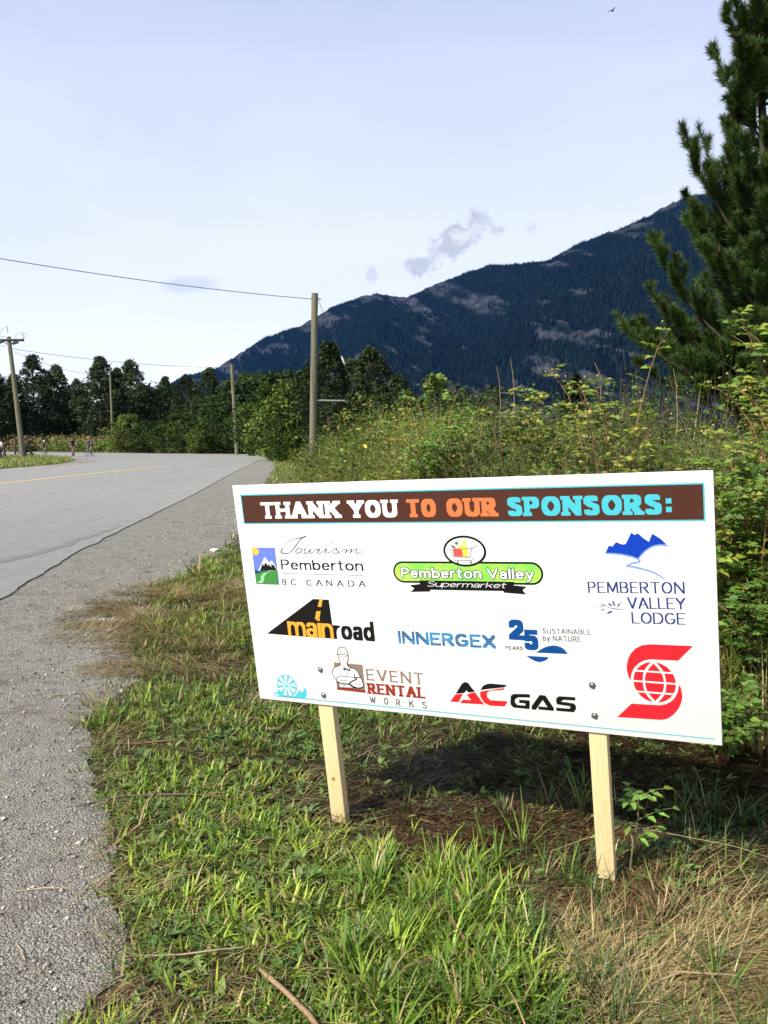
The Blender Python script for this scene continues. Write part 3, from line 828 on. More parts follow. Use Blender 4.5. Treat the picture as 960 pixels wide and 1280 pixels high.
PP = [(73.6, 557.4), (114.6, 618.3), (134.7, 594.3), (147.2, 604.9), (167.4, 567.9), (167.9, 563.6)]
art('snow_peak', [PP], 3, WHITE, fr)
art('rock_face', [[(83.2, 559.7), (99.3, 587.7), (104.7, 590.4), (105.2, 578.7), (114.6, 595.7), (120.1, 591.5), (126.5, 578.5), (126.1, 590.7), (144.3, 575.3), (137.2, 590.9), (147.9, 584.6), (152.1, 588.8), (166.6, 564.4)]], 4, BLACK, fr)
art('lake', [[(58.6, 565.9), (74.9, 558.9), (100.0, 563.2), (124.2, 561.0), (127.9, 558.5), (98.5, 551.8), (65.1, 547.6), (58.1, 549.2)]], 5, ink('lake_ink', srgb(25, 75, 120)), fr)
art('green_field', [[(59.3, 547.5), (64.7, 545.0), (95.2, 557.5), (132.2, 560.3), (166.7, 565.3), (163.8, 506.6), (57.8, 506.3)]], 6, ink('field_green_ink', srgb(72, 150, 68)), fr)
art('river', [[(59.7, 508.1), (83.0, 520.7), (86.7, 540.1), (102.5, 551.0), (140.2, 560.1), (113.4, 549.1), (102.4, 535.2), (98.4, 521.1), (88.7, 507.1)]], 7, ink('river_ink', srgb(160, 225, 160)), fr)
BK = BLACK
q = [(188.8, 567.5), (562.1, 568.4)]
art('lettering', text('Pemberton', q[0], q[1], 41, 0.175, 0.10, serif=0.08, sh=0.06, sp=0.12), 1, BK)
art('underline', [[(189.8, 551.6), (558.9, 550.9), (558.7, 549.0), (189.5, 549.6)]], 1, GREY)
for ch, a in zip('BCCANADA', ([(184.6, 502.5), (204.1, 502.3)], [(224.7, 502.5), (253.5, 502.6)], [(298.6, 502.9), (325.4, 502.9)], [(342.0, 503.1), (373.2, 503.3)], [(390.4, 503.4), (417.6, 503.5)], [(437.8, 503.4), (467.9, 503.6)], [(488.2, 503.8), (516.2, 504.3)], [(534.5, 504.5), (564.5, 504.4)])):
    art('lettering', text(ch, a[0], a[1], 25, 0.18, 0.09, serif=0.08, sh=0.06), 1, BK)
TS = []
for ln, w_ in (([(227.8, 652.8), (227.3, 668.3), (239.5, 683.8), (260.9, 692.7), (291.6, 696.3), (320.0, 702.8)], (1.5, 1.5, 2, 4.5)), ([(305.9, 698.5), (284.8, 681.8), (264.4, 659.7), (247.2, 644.1), (230.7, 635.1), (212.6, 633.6), (198.6, 637.0), (196.9, 643.7), (207.6, 654.9)], (2.5, 3.0, 2, 4.5, 3)),
               ([(284.1, 655.4), (270.6, 648.7), (265.4, 639.8), (273.9, 634.6), (287.2, 640.0), (293.3, 648.9), (286.6, 655.4), (296.0, 650.2), (314.1, 654.7)], (2.5, 3, 1.6)), ([(314.1, 654.7), (304.1, 642.4), (308.2, 634.9), (322.2, 639.0), (337.3, 652.3), (329.9, 640.4), (335.2, 635.2), (347.3, 640.6)], (2, 3.2, 2, 3, 2)),
               ([(347.3, 640.6), (363.7, 653.8), (366.7, 650.3), (378.1, 650.4), (365.6, 640.7), (369.9, 635.5), (384.1, 638.7)], (1.8, 3, 2)), ([(384.1, 638.7), (410.5, 655.0), (401.8, 643.2), (405.9, 636.3), (423.5, 641.2)], (1.6, 3, 1.8)), ([(432.5, 678.0), (438.0, 675.4)], (2.6, 2.6)),
               ([(423.5, 641.2), (452.8, 656.6), (452.6, 650.1), (463.3, 642.9), (453.0, 636.8), (433.0, 639.2)], (1.6, 3, 3.4, 2)), ([(466.8, 639.5), (483.3, 650.4), (499.4, 653.5), (489.6, 637.6)], (1.5, 2, 3.4)), ([(490.7, 638.9), (503.6, 648.4), (520.9, 654.1), (510.6, 637.8)], (1.6, 2, 3.4)),
               ([(511.6, 639.0), (527.5, 649.4), (544.6, 655.1), (536.6, 642.3), (545.0, 637.2), (564.7, 645.5)], (1.6, 2, 3.2, 1.6)),):
    TS += strokes(spline(ln, 3), [v_ * 1.25 for v_ in w_])
art('lettering', TS, 1, BK)

# grocer's badge
def pill(a, b_, c_, d_, r):
    return [(a + r * math.cos(R(t_)), b_ + r * math.sin(R(t_))) for t_ in range(90, 271, 15)] + [(c_ + r * math.cos(R(t_)), d_ + r * math.sin(R(t_))) for t_ in range(-90, 91, 15)]
e = [(730.3, 567.3), (1225.3, 571.8), (688.2, 566.4), (1266.5, 571.3), (982.1, 649.8), (986.5, 707.1), (1063.5, 649.1), (977.7, 591.3), (898.7, 649.1)]
pr = 41.5
x0, x1 = e[2][0] + pr, e[3][0] - pr; yc0, yc1 = e[0][1], e[1][1]
M_GREENP = mat('badge_green', srgb(165, 220, 85), rough=0.4, noise=0, two=srgb(110, 195, 75) + (1,), nscale=0.012)
badge = art('grocer_badge', [pill(x0, yc0, x1, yc1, pr)], 1, BK, label='green pill badge with a shopping cart in an oval')
art('badge_fill', [pill(x0, yc0, x1, yc1, pr - 7.5)], 2, M_GREENP, badge)
art('ribbon', [[(793.8, 536.9), (1158.9, 540.4), (1156.0, 527.6), (1202.6, 523.6), (1187.2, 511.1), (1199.5, 495.5), (1119.0, 499.7), (1116.7, 505.7), (833.9, 502.1), (831.8, 495.0), (752.1, 491.2), (769.9, 504.5), (751.4, 516.7), (794.0, 522.8)]], 3, BK, badge)
ec = e[4]; rx, ry = (e[6][0] - e[8][0]) / 2, (e[5][1] - e[7][1]) / 2
art('oval', [arc(ec[0], ec[1], rx, ry, 0, 350, 36)], 3, BK, badge)
art('oval_fill', [arc(ec[0], ec[1], rx - 8.5, ry - 8.5, 0, 350, 36)], 4, WHITE, badge)
q = [(721.4, 545.1), (1233.2, 550.2)]
art('letter_outline', text('Pemberton Valley', q[0], q[1], 40, 0.21, 0.17, sp=0.10, rnd=True, grow=5.5), 4, BK, badge)
art('lettering', text('Pemberton Valley', q[0], q[1], 40, 0.21, 0.17, sp=0.10, rnd=True), 5, WHITE, badge)
q = [(821.5, 513.7), (1125.5, 516.0)]
art('lettering', text('Supermarket', q[0], q[1], 21, 0.16, 0.09, sp=0.06, slant=0.45, rnd=True), 4, WHITE, badge)
art('berry_box', [[(937.8, 657.6), (972.6, 656.7), (974.8, 629.7), (939.8, 630.2)]], 5, ink('berry_red_ink', srgb(238, 92, 92)), badge)
art('banana_bunch', [[(955.1, 671.2), (993.6, 671.4), (997.6, 630.0), (975.3, 629.7), (972.6, 656.7), (956.6, 659.6)], [(979.5, 690.2), (990.2, 690.2), (991.4, 674.1), (977.0, 674.1)]], 6, ink('banana_yellow_ink', srgb(255, 226, 95)), badge)
art('leaf_tuft', [[(942.9, 685.5), (952.3, 682.0), (955.2, 688.3), (957.2, 682.1), (961.5, 685.5), (958.9, 672.8), (950.5, 673.9)]], 5, ink('leaf_ink', srgb(70, 130, 80)), badge)
art('dark_leaf', [[(931.5, 672.7), (940.5, 670.4), (953.1, 660.5), (937.5, 663.4)]], 7, BK, badge)
CT = []
for ln in ([(927.9, 658.0), (1011.8, 660.0), (1024.4, 669.7), (1039.8, 670.3)], [(1011.8, 660.0), (1001.3, 630.9), (1010.9, 621.4), (1008.6, 616.3), (942.3, 615.4)], [(930.2, 656.4), (937.2, 628.6), (1001.1, 628.2)]): CT += strokes(ln, 1.6)
for cxy in [(952.6, 608.5), (1003.3, 609.3)]: CT.append(arc(cxy[0], cxy[1], 4, 4, 0, 315, 8))
art('cart_lines', CT, 7, GREY, badge)

# lodge mark
NAVY = ink('navy_ink', srgb(42, 62, 138)); PALEB = ink('pale_blue_ink', srgb(135, 165, 228))
lodge = art('peak_mark', [[(1483.9, 648.9), (1495.9, 673.2), (1507.3, 669.9), (1519.6, 685.3), (1531.6, 680.2), (1543.7, 676.9), (1550.5, 679.2), (1557.7, 691.9), (1570.6, 717.1), (1581.5, 709.5), (1591.8, 715.1), (1608.5, 698.4), (1625.2, 686.5), (1636.5, 713.4), (1649.3, 705.6), (1662.1, 696.8), (1672.1, 686.6), (1679.6, 678.4), (1658.9, 679.1), (1637.9, 674.9), (1621.9, 666.1), (1608.3, 655.7), (1597.3, 643.6), (1587.6, 631.1), (1570.5, 638.5), (1538.4, 645.8), (1511.3, 648.4)]], 2, ink('royal_blue_ink', srgb(8, 66, 190)), label='blue jagged peaks over a winding pale stream')
ST = strokes([(1485.2, 646.7), (1511.2, 645.8), (1538.3, 642.9), (1567.7, 636.5), (1586.2, 628.8)], (6, 6.5, 7, 6)) + strokes([(1588.9, 629.4), (1600.0, 644.4), (1612.4, 657.1), (1627.2, 667.8), (1643.1, 674.6), (1661.4, 676.4), (1681.6, 673.7)], (5, 7.5, 7.5, 6)) + strokes([(1586.7, 628.2), (1594.0, 622.7), (1591.7, 618.2), (1572.3, 614.5), (1555.9, 608.6), (1551.7, 603.4), (1566.5, 602.5), (1598.3, 595.2), (1635.1, 584.0), (1655.7, 572.4), (1666.4, 562.8)], (5, 6.5, 6.5, 5.5, 7, 7, 6, 4))
art('stream', ST, 1, PALEB, lodge)
q = [(1418.2, 508.4), (1730.6, 514.5)]; art('lettering', text('PEMBERTON', q[0], q[1], 39, 0.145, 0.08, serif=0.06, sh=0.045, sp=0.14), 1, NAVY)
q = [(1546.8, 457.5), (1731.8, 461.7)]; art('lettering', text('VALLEY', q[0], q[1], 39, 0.145, 0.08, serif=0.06, sh=0.045, sp=0.08), 1, NAVY)
q = [(1558.1, 406.4), (1729.7, 410.1)]; art('lettering', text('LODGE', q[0], q[1], 39, 0.145, 0.08, serif=0.06, sh=0.045, sp=0.10), 1, NAVY)
art('leaf_sprig', strokes([(1479.9, 459.0), (1506.3, 454.5), (1537.1, 453.8)], (1.5, 3, 1)) + [[(1495.2, 485.3), (1502.9, 478.6), (1507.5, 462.4), (1500.2, 467.8)], [(1524.9, 478.9), (1521.9, 469.5), (1511.8, 458.9), (1514.8, 469.2)], [(1478.8, 475.4), (1490.2, 472.0), (1498.7, 462.1), (1488.1, 465.4)], [(1455.3, 469.3), (1466.9, 468.8), (1479.2, 463.7), (1467.6, 463.7)], [(1471.7, 455.4), (1468.3, 449.7), (1456.9, 445.0), (1461.6, 450.8)], [(1499.0, 449.0), (1488.9, 439.3), (1474.4, 434.4), (1483.7, 444.7)], [(1450.4, 460.7), (1463.9, 461.7), (1464.7, 459.4), (1452.1, 458.4)]], 1, NAVY)

# road company mark
road_mark = art('road_mark', [[(77.8, 291.3), (320.7, 448.6), (393.0, 447.8), (396.0, 356.4), (397.3, 287.4), (298.3, 287.4)]], 1, BK, label='black road wedge with yellow dashes')
YO = ink('amber_ink', srgb(251, 178, 62))
art('lane_dash', [[(351.7, 449.6), (365.7, 449.0), (355.2, 416.8), (338.6, 417.3)], [(330.3, 398.7), (350.0, 398.4), (338.8, 365.9), (318.9, 365.5)]], 2, YO, road_mark)
q = [(191.7, 287.7), (397.2, 286.8)]; a = text('main', (q[0][0] - 8, q[0][1]), q[1], 87, 0.165, 0.105, sp=0.03)
art('lettering', a, 2, YO, road_mark)
q = [(395.9, 286.2), (580.7, 286.3)]; art('lettering', text('road', q[0], q[1], 80, 0.20, 0.125, sp=0.04), 1, BK)

# energy mark
M_STRIPE = bpy.data.materials.new('striped_blue_ink'); M_STRIPE.use_nodes = True
t = M_STRIPE.node_tree; b = t.nodes['Principled BSDF']; b.inputs['Roughness'].default_value = 0.38
tcn = N(t, 'ShaderNodeTexCoord'); wv = N(t, 'ShaderNodeTexWave', inputs={'Scale': 0.055, 'Distortion': 6.0, 'Detail': 1.0, 'Detail Scale': 0.3}); wv.bands_direction = 'Y'; t.links.new(tcn.outputs['Object'], wv.inputs['Vector'])
n9 = N(t, 'ShaderNodeTexNoise', inputs={'Scale': 0.02}); t.links.new(tcn.outputs['Object'], n9.inputs['Vector'])
c = mix_col(t, maprange(t, n9.outputs[0], 0.4, 0.6), srgb(4, 62, 120), srgb(28, 110, 165)); c = mix_col(t, maprange(t, wv.outputs['Fac'], 0.7, 0.95, 0, 0.6), c, srgb(120, 185, 215)); t.links.new(c, b.inputs['Base Color'])
q = [(681.7, 283.9), (1072.6, 287.3)]; art('lettering', text('INNERGEX', q[0], q[1], 51, 0.21, 0.19, sp=0.10), 1, M_STRIPE)
BLUE = ink('deep_blue_ink', srgb(8, 78, 150))
q = [(1124.3, 325.2), (1181.9, 325.1)]; d5 = text('2', (q[0][0], q[0][1]), q[1], 76, 0.24, 0.24, rnd=False)
q = [(1180.6, 289.8), (1232.5, 290.5)]; d5 += text('5', q[0], q[1], 76, 0.24, 0.24)
art('lettering', d5, 1, BLUE)
art('wave_shape', [spline([(1219.7, 282.2), (1246.9, 300.6), (1271.8, 310.4), (1296.0, 311.9), (1319.5, 303.4), (1334.4, 283.8)], 3)], 1, BLUE)
art('wave_shape', [spline([(1263.0, 268.3), (1257.5, 257.9), (1231.7, 247.8), (1207.3, 252.8), (1183.4, 268.1)], 3)], 1, BLUE)
q = [(1107.4, 286.5), (1172.2, 287.6)]; art('lettering', text('YEARS', q[0], q[1], 14, 0.19, 0.16, sp=0.2), 1, GREY)
q = [(1250.0, 354.7), (1420.0, 359.0)]; art('lettering', text('SUSTAINABLE', q[0], q[1], 18.5, 0.13, 0.11, sp=0.18), 1, GREY)
q = [(1248.5, 328.1), (1383.9, 331.0)]; art('lettering', text('by NATURE', q[0], q[1], 19.5, 0.13, 0.11, sp=0.18), 1, GREY)

# snail with a wheel for a shell
snail = art('snail_mark', [[(57.6, 31.9), (70.0, 30.3), (77.6, 31.0), (93.6, 38.6), (100.8, 46.3), (119.3, 25.8), (150.9, 21.5), (178.5, 26.6), (195.5, 45.6), (198.9, 63.4), (201.0, 54.8), (205.6, 48.7), (217.6, 47.5), (226.4, 57.0), (221.2, 77.2), (230.7, 60.6), (242.2, 75.7), (236.5, 60.0), (238.3, 49.3), (236.5, 35.0), (229.0, 22.4), (192.3, 19.7), (150.4, 18.2), (106.1, 19.7), (89.6, 27.6), (69.6, 27.6)]], 1, CYAN, label='pale blue snail with a wheel for its shell')
cc_ = [(144.2, 69.3), (192.6, 71.6), (149.7, 118.3)]; wx = cc_[1][0] - cc_[0][0]; wy = cc_[2][1] - cc_[0][1]
wc = cc_[0]
art('wheel_ring', [arc(wc[0], wc[1], wx, wy, 0, 345, 24)], 2, CYAN, snail)
wd = [[(wc[0] + 3 * math.cos(R(a_ + 10)), wc[1] + 3 * math.sin(R(a_ + 10)))] + arc(wc[0], wc[1], wx - 5, wy - 5, a_ - 1, a_ + 22, 5) for a_ in range(0, 360, 40)]
art('wheel_spoke', wd, 3, WHITE, snail)

# worker figure logo
TAN = ink('taupe_ink', srgb(150, 128, 118)); RED2 = ink('brick_red_ink', srgb(158, 58, 44))
wk = art('worker_mark', [[(382.4, 188.3), (512.8, 186.3), (513.2, 70.2), (385.4, 72.8)]], 1, TAN, label='line drawing of a worker with folded arms and hard hat')
art('red_strip', [[(384.7, 83.2), (512.6, 81.4), (513.1, 69.7), (385.3, 72.2)]], 2, RED2, wk)
figs = [[(404.3, 219.7), (406.5, 233.7), (412.4, 245.2), (420.7, 252.1), (431.6, 254.8), (440.6, 253.4), (448.7, 244.7), (451.9, 232.5), (452.8, 219.2), (450.3, 201.9), (444.1, 188.9), (446.4, 182.1), (458.8, 171.3), (474.9, 166.9), (486.1, 160.0), (492.2, 146.5), (498.9, 133.7), (505.2, 114.2), (507.4, 100.4), (503.0, 93.1), (493.5, 88.1), (475.2, 85.2), (466.3, 87.2), (398.8, 83.0), (397.9, 97.1), (389.0, 104.8), (385.7, 117.3), (377.2, 123.7), (372.6, 137.4), (373.1, 150.2), (378.3, 160.4), (390.0, 169.2), (406.0, 175.1), (413.4, 181.2), (412.5, 192.3), (409.5, 206.1), (407.7, 217.1)]]
art('figure_outline', [p for f_ in figs for p in strokes(spline(f_ + [f_[0]], 2), 3.0)], 4, BK, wk)
art('figure_fill', figs, 3, WHITE, wk)
LN = []
for ln, w_ in (([(403.8, 221.0), (420.7, 224.9), (439.0, 225.6), (454.0, 219.3)], 2.6), ([(420.1, 224.9), (420.8, 238.8), (424.8, 247.4)], 1.2), ([(439.6, 225.6), (439.1, 240.0), (435.7, 250.8)], 1.2), ([(416.0, 214.9), (424.3, 216.3)], 2), ([(436.5, 216.2), (445.6, 216.8)], 2), ([(430.2, 214.4), (430.7, 204.7), (425.8, 201.6)], 1.3), ([(422.1, 195.8), (432.8, 196.5), (437.5, 198.2)], 1.4),
               ([(413.4, 181.2), (422.8, 174.9), (428.5, 171.1), (424.9, 158.2)], 1.8), ([(443.9, 187.5), (446.1, 179.3), (457.3, 171.8), (451.2, 157.4), (444.5, 165.3)], 4), ([(428.3, 169.7), (433.1, 165.8), (428.8, 159.9), (441.4, 164.5), (449.7, 157.3)], 4.5), ([(406.8, 154.1), (412.9, 140.5)], 2.4), ([(385.6, 115.9), (394.6, 127.9), (410.6, 133.3), (450.0, 132.2), (479.7, 127.5)], 2.4), ([(472.4, 143.6), (470.7, 133.8), (476.9, 130.1), (498.4, 134.5)], 4),
               ([(389.3, 107.7), (406.9, 100.6), (440.5, 100.5), (457.0, 113.1), (479.4, 124.7)], 5), ([(397.5, 112.6), (414.3, 111.9), (436.1, 115.6)], 1.8), ([(440.5, 100.5), (475.2, 85.2)], 6), ([(460.7, 105.0), (476.8, 100.7), (498.2, 103.9)], 1.8), ([(449.7, 101.3), (466.8, 91.5), (490.6, 89.3), (504.7, 94.6)], 2.2), ([(412.5, 95.4), (416.3, 88.7), (421.7, 95.6), (426.4, 88.1)], 1.6), ([(435.3, 150.6), (439.2, 143.9), (442.8, 149.8)], 1.4)):
    LN += strokes(ln, w_)
art('figure_line', LN, 5, BK, wk)
q = [(525.7, 123.6), (770.7, 124.6)]; art('lettering', text('EVENT', q[0], q[1], 47, 0.16, 0.12, serif=0.12, sh=0.08, sp=0.26), 1, TAN)
q = [(524.8, 67.6), (772.0, 68.4)]; art('lettering', text('RENTAL', q[0], q[1], 45, 0.26, 0.17, serif=0.18, sh=0.16, sp=0.16), 1, RED2)
for ch, a in zip('WORKS', ([(529.0, 28.8), (555.9, 29.0)], [(591.5, 28.5), (610.0, 28.7)], [(644.9, 26.7), (662.4, 26.8)], [(700.2, 27.4), (719.7, 27.7)], [(754.5, 27.3), (772.9, 26.8)])):
    art('lettering', text(ch, a[0], a[1], 28, 0.13, 0.10, serif=0.06, sh=0.06), 1, GREY)

# fuel company mark
RED = ink('signal_red_ink', srgb(232, 40, 48))
fm = art('fuel_mark', [[(898.7, 99.6), (915.5, 125.7), (927.8, 142.7), (941.6, 150.3), (952.9, 146.1), (963.3, 130.4), (976.6, 114.3), (950.1, 109.1), (942.6, 116.4), (932.3, 105.4)], [(998.8, 122.7), (1008.6, 139.2), (1022.0, 147.5), (1040.1, 151.8), (1102.6, 151.3), (1092.1, 141.2), (1027.9, 129.4)]], 1, BK, label='black and red slanted letter pair')
art('red_half', [[(896.3, 96.5), (927.7, 102.8), (907.2, 66.8), (873.1, 65.9)], [(937.4, 105.1), (945.0, 99.3), (955.8, 107.5), (976.4, 112.1), (1008.4, 66.8), (911.5, 64.3), (925.8, 78.7), (958.0, 79.5)], [(996.2, 116.7), (1029.0, 124.5), (1092.0, 139.1), (1088.0, 131.0), (1034.5, 122.9), (1022.5, 113.3), (1022.8, 97.5), (1033.4, 86.3), (1101.2, 88.2), (1087.2, 67.0), (1031.9, 64.7), (1009.6, 73.4), (995.5, 96.5)]], 1, RED, fm)
gs = []
for ln in ([(1178.9, 116.4), (1133.4, 113.0), (1121.8, 105.0), (1118.3, 82.7), (1128.0, 71.6), (1173.5, 71.7), (1176.1, 93.0), (1151.4, 92.1)], [(1196.6, 71.1), (1229.1, 117.3), (1235.8, 117.2), (1262.8, 73.2), (1221.8, 73.5)], [(1342.9, 119.9), (1299.7, 118.8), (1288.6, 109.5), (1290.7, 99.4), (1335.9, 96.7), (1343.3, 89.2), (1334.8, 75.3), (1286.8, 74.8)]):
    gs += nib_stroke(ln, 15, 12)
art('lettering', gs, 1, BK, fm)

# bank mark
q = [(1749.0, 338.7), (1701.3, 285.3), (1610.3, 283.1), (1593.1, 277.6), (1575.5, 266.5), (1559.0, 247.6), (1548.7, 226.6), (1543.8, 203.6), (1537.6, 216.3), (1533.4, 234.8), (1533.2, 253.5), (1538.5, 278.8), (1549.4, 301.3), (1565.9, 319.3), (1586.4, 331.3), (1612.1, 336.5)]
q2 = [(1492.1, 66.3), (1542.8, 120.6), (1636.5, 123.1), (1653.6, 127.8), (1670.8, 137.8), (1685.2, 154.0), (1694.7, 173.3), (1701.0, 201.5), (1707.0, 186.7), (1709.6, 162.3), (1705.8, 140.4), (1695.4, 116.2), (1680.9, 96.2), (1660.7, 78.6), (1640.6, 71.2)]
bank = art('globe_mark', [q, q2], 1, ink('bank_red_ink', srgb(240, 40, 52)), label='red S ribbon around a white lined globe')
gc = [(1622.0, 203.7), (1696.4, 205.7), (1623.0, 280.9)]
GX, GY = abs(gc[1][0] - gc[0][0]), abs(gc[2][1] - gc[0][1]); g0 = gc[0]
art('globe_ring', [arc(g0[0], g0[1], GX + 3, GY + 3, 0, 350, 36)], 2, WHITE, bank)
art('globe_disc', [arc(g0[0], g0[1], GX - 5.5, GY - 5.5, 0, 350, 36)], 3, ink('bank_red_ink', (0, 0, 0)), bank)
gl = []
for k_ in (-0.48, 0, 0.48):
    hw = math.sqrt(1 - k_ * k_) * GX * 0.97; gl += nib_stroke([(g0[0] - hw, g0[1] + k_ * GY), (g0[0] + hw, g0[1] + k_ * GY)], 5.5, 5.5)
for s_ in (-1, 1): gl += nib_stroke(spline([(g0[0], g0[1] - GY * .95), (g0[0] + s_ * GX * .36, g0[1] - GY * .5), (g0[0] + s_ * GX * .46, g0[1]), (g0[0] + s_ * GX * .36, g0[1] + GY * .5), (g0[0], g0[1] + GY * .95)], 4), 6, 6)
art('globe_line', gl, 4, WHITE, bank)
art('thin_border_line', [[(71.8, 21.4), (1806.2, 22.9), (1806.1, 18.6), (71.1, 16.0)]], 1, PALECYAN)

# ------------------------------------------------------------------ roadside grass, stones, litter
def blades(acc, P, L, Wd, az, lean, bend, col, z=None, nseg=3, tipcol=None):
    """grass blades; P (n,2), lean: start angle off vertical, bend: added angle at the tip"""
    n = len(P)
    z = lumps(P[:, 0], P[:, 1]) if z is None else z
    dh = np.stack([np.cos(az), np.sin(az)], -1); side = np.stack([-dh[:, 1], dh[:, 0]], -1)
    pos = np.column_stack([P, z - 0.004]); rings = []
    for k in range(nseg + 1):
        t_ = k / nseg
        w = Wd * (1 - t_ ** 1.6) * (0.75 + 0.5 * min(t_ * 3, 1)) if k else Wd * 0.7
        if k == nseg: rings.append(pos[:, None].copy()); break
        off = np.column_stack([side * (w / 2)[:, None], np.zeros(n)])
        rings.append(np.stack([pos - off, pos + off], 1))
        ang = np.minimum(lean + bend * ((k + .5) / nseg), 2.0)
        st = L / nseg
        pos = pos + np.column_stack([dh * (np.sin(ang) * st)[:, None], np.cos(ang) * st])
        pos[:, 2] = np.maximum(pos[:, 2], z + 0.004 + 0.004 * (k + 1))
    V = np.concatenate(rings, 1)             # n, 2*nseg+1, 3
    m = 2 * nseg + 1; o = (np.arange(n) * m)[:, None]
    F = []
    for k in range(nseg - 1):
        a = 2 * k; F += [np.concatenate([o + a, o + a + 1, o + a + 3], 1), np.concatenate([o + a, o + a + 3, o + a + 2], 1)]
    a = 2 * (nseg - 1); F.append(np.concatenate([o + a, o + a + 1, o + a + 2], 1))
    T = np.repeat(col[:, None], m, 1)
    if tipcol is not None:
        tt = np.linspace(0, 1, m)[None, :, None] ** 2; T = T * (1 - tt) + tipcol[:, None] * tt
    acc.add(V.reshape(-1, 3), np.concatenate(F), T.reshape(-1, 3))


def jitcol(rng, base, n, v=0.25, h=0.12):
    c = np.array(base)[None] * rng.uniform(1 - v, 1 + v, n)[:, None] * rng.uniform(1 - h, 1 + h, (n, 3))
    return c


def scatter(rng, n, x0, x1, y0, y1, power=1.0):
    """random points, denser towards the near edge"""
    u = rng.uniform(0, 1, n) ** power
    y = y0 + (y1 - y0) * u
    return np.column_stack([rng.uniform(x0, x1, n), y])


def blob(P, cx, cy, rx, ry):
    return np.clip(1.25 - np.hypot((P[:, 0] - cx) / rx, (P[:, 1] - cy) / ry), 0, 1)


GREEN, LIME, DEEP, BLUEG = (0.090, 0.165, 0.016), (0.22, 0.30, 0.026), (0.035, 0.070, 0.012), (0.05, 0.095, 0.028)
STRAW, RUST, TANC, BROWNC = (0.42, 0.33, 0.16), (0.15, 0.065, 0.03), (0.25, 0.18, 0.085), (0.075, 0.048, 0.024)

# where the ground is bare or dry, or darkened under the sign's shadow (world metres)
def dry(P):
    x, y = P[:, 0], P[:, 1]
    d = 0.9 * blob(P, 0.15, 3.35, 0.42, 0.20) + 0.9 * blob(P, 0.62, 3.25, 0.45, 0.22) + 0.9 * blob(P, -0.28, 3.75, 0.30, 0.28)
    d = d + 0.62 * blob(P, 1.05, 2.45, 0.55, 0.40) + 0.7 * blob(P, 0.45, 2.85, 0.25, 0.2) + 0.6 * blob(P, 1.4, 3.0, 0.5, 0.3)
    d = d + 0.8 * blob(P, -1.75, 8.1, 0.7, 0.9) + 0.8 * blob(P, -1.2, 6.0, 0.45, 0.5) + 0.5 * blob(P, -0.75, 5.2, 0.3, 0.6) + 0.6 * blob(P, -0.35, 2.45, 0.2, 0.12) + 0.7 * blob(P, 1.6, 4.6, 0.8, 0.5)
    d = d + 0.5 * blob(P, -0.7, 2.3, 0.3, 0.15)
    d = d + 0.85 * blob(P, 0.75, 3.95, 1.2, 0.6) + 0.8 * blob(P, 1.7, 3.7, 0.8, 0.5)  # area of the sign's cast shadow: less grass, dark litter to deepen it
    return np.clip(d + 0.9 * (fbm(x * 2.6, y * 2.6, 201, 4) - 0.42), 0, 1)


rng = np.random.default_rng(21)
acc = Acc()
# clumped green grass
def clumps(nc, per, region, power, Lr, Wr, cols, dens_fn, lean0=0.15, spread=0.05, seed=0):
    r = np.random.default_rng(seed)
    C = scatter(r, nc, *region, power)
    keep = (C[:, 0] > verge_x(C[:, 1]) + 0.02 - np.abs(r.normal(0, 0.07, nc)) * (fbm(C[:, 0] * 6, C[:, 1] * 6, 311, 3) > 0.48) + 0.05 * (fbm(C[:, 0] * 5, C[:, 1] * 5, 313, 2) - .5) + 0.5 * (r.uniform(0, 1, nc) > .93) * 0) & (r.uniform(0, 1, nc) < dens_fn(C))
    C = C[keep]; n = len(C)
    P = np.repeat(C, per, 0); N_ = len(P)
    sc = np.repeat(r.uniform(0.6, 1.35, n), per)
    th = r.uniform(0, 6.283, N_); rad = np.abs(r.normal(0, spread, N_))
    P = P + np.stack([np.cos(th), np.sin(th)], -1) * rad[:, None]
    az = th + r.normal(0, 0.6, N_)
    wi = np.array([w for _, w in cols]); 
    base = np.array([c for c, _ in cols])
    nz = fbm(C[:, 0] * 1.7, C[:, 1] * 1.7, 301 + seed, 3)
    pick = np.array([r.choice(len(cols), p=wi / wi.sum()) for _ in range(n)])
    cc = base[pick] * (0.75 + 0.5 * nz)[:, None]
    col = np.repeat(cc, per, 0) * r.uniform(0.65, 1.35, N_)[:, None] * r.uniform(0.9, 1.1, (N_, 3))
    dd = r.uniform(0, 1, N_) < 0.10
    col[dd] = jitcol(r, STRAW, dd.sum(), 0.35) * 0.85
    L = r.uniform(*Lr, N_) * sc; w_ = r.uniform(*Wr, N_) * np.sqrt(sc)
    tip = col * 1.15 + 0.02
    blades(acc, P, L, w_, az, np.abs(r.normal(lean0, 0.30, N_)) + rad * 3, r.uniform(0.2, 1.5, N_), col, tipcol=tip)


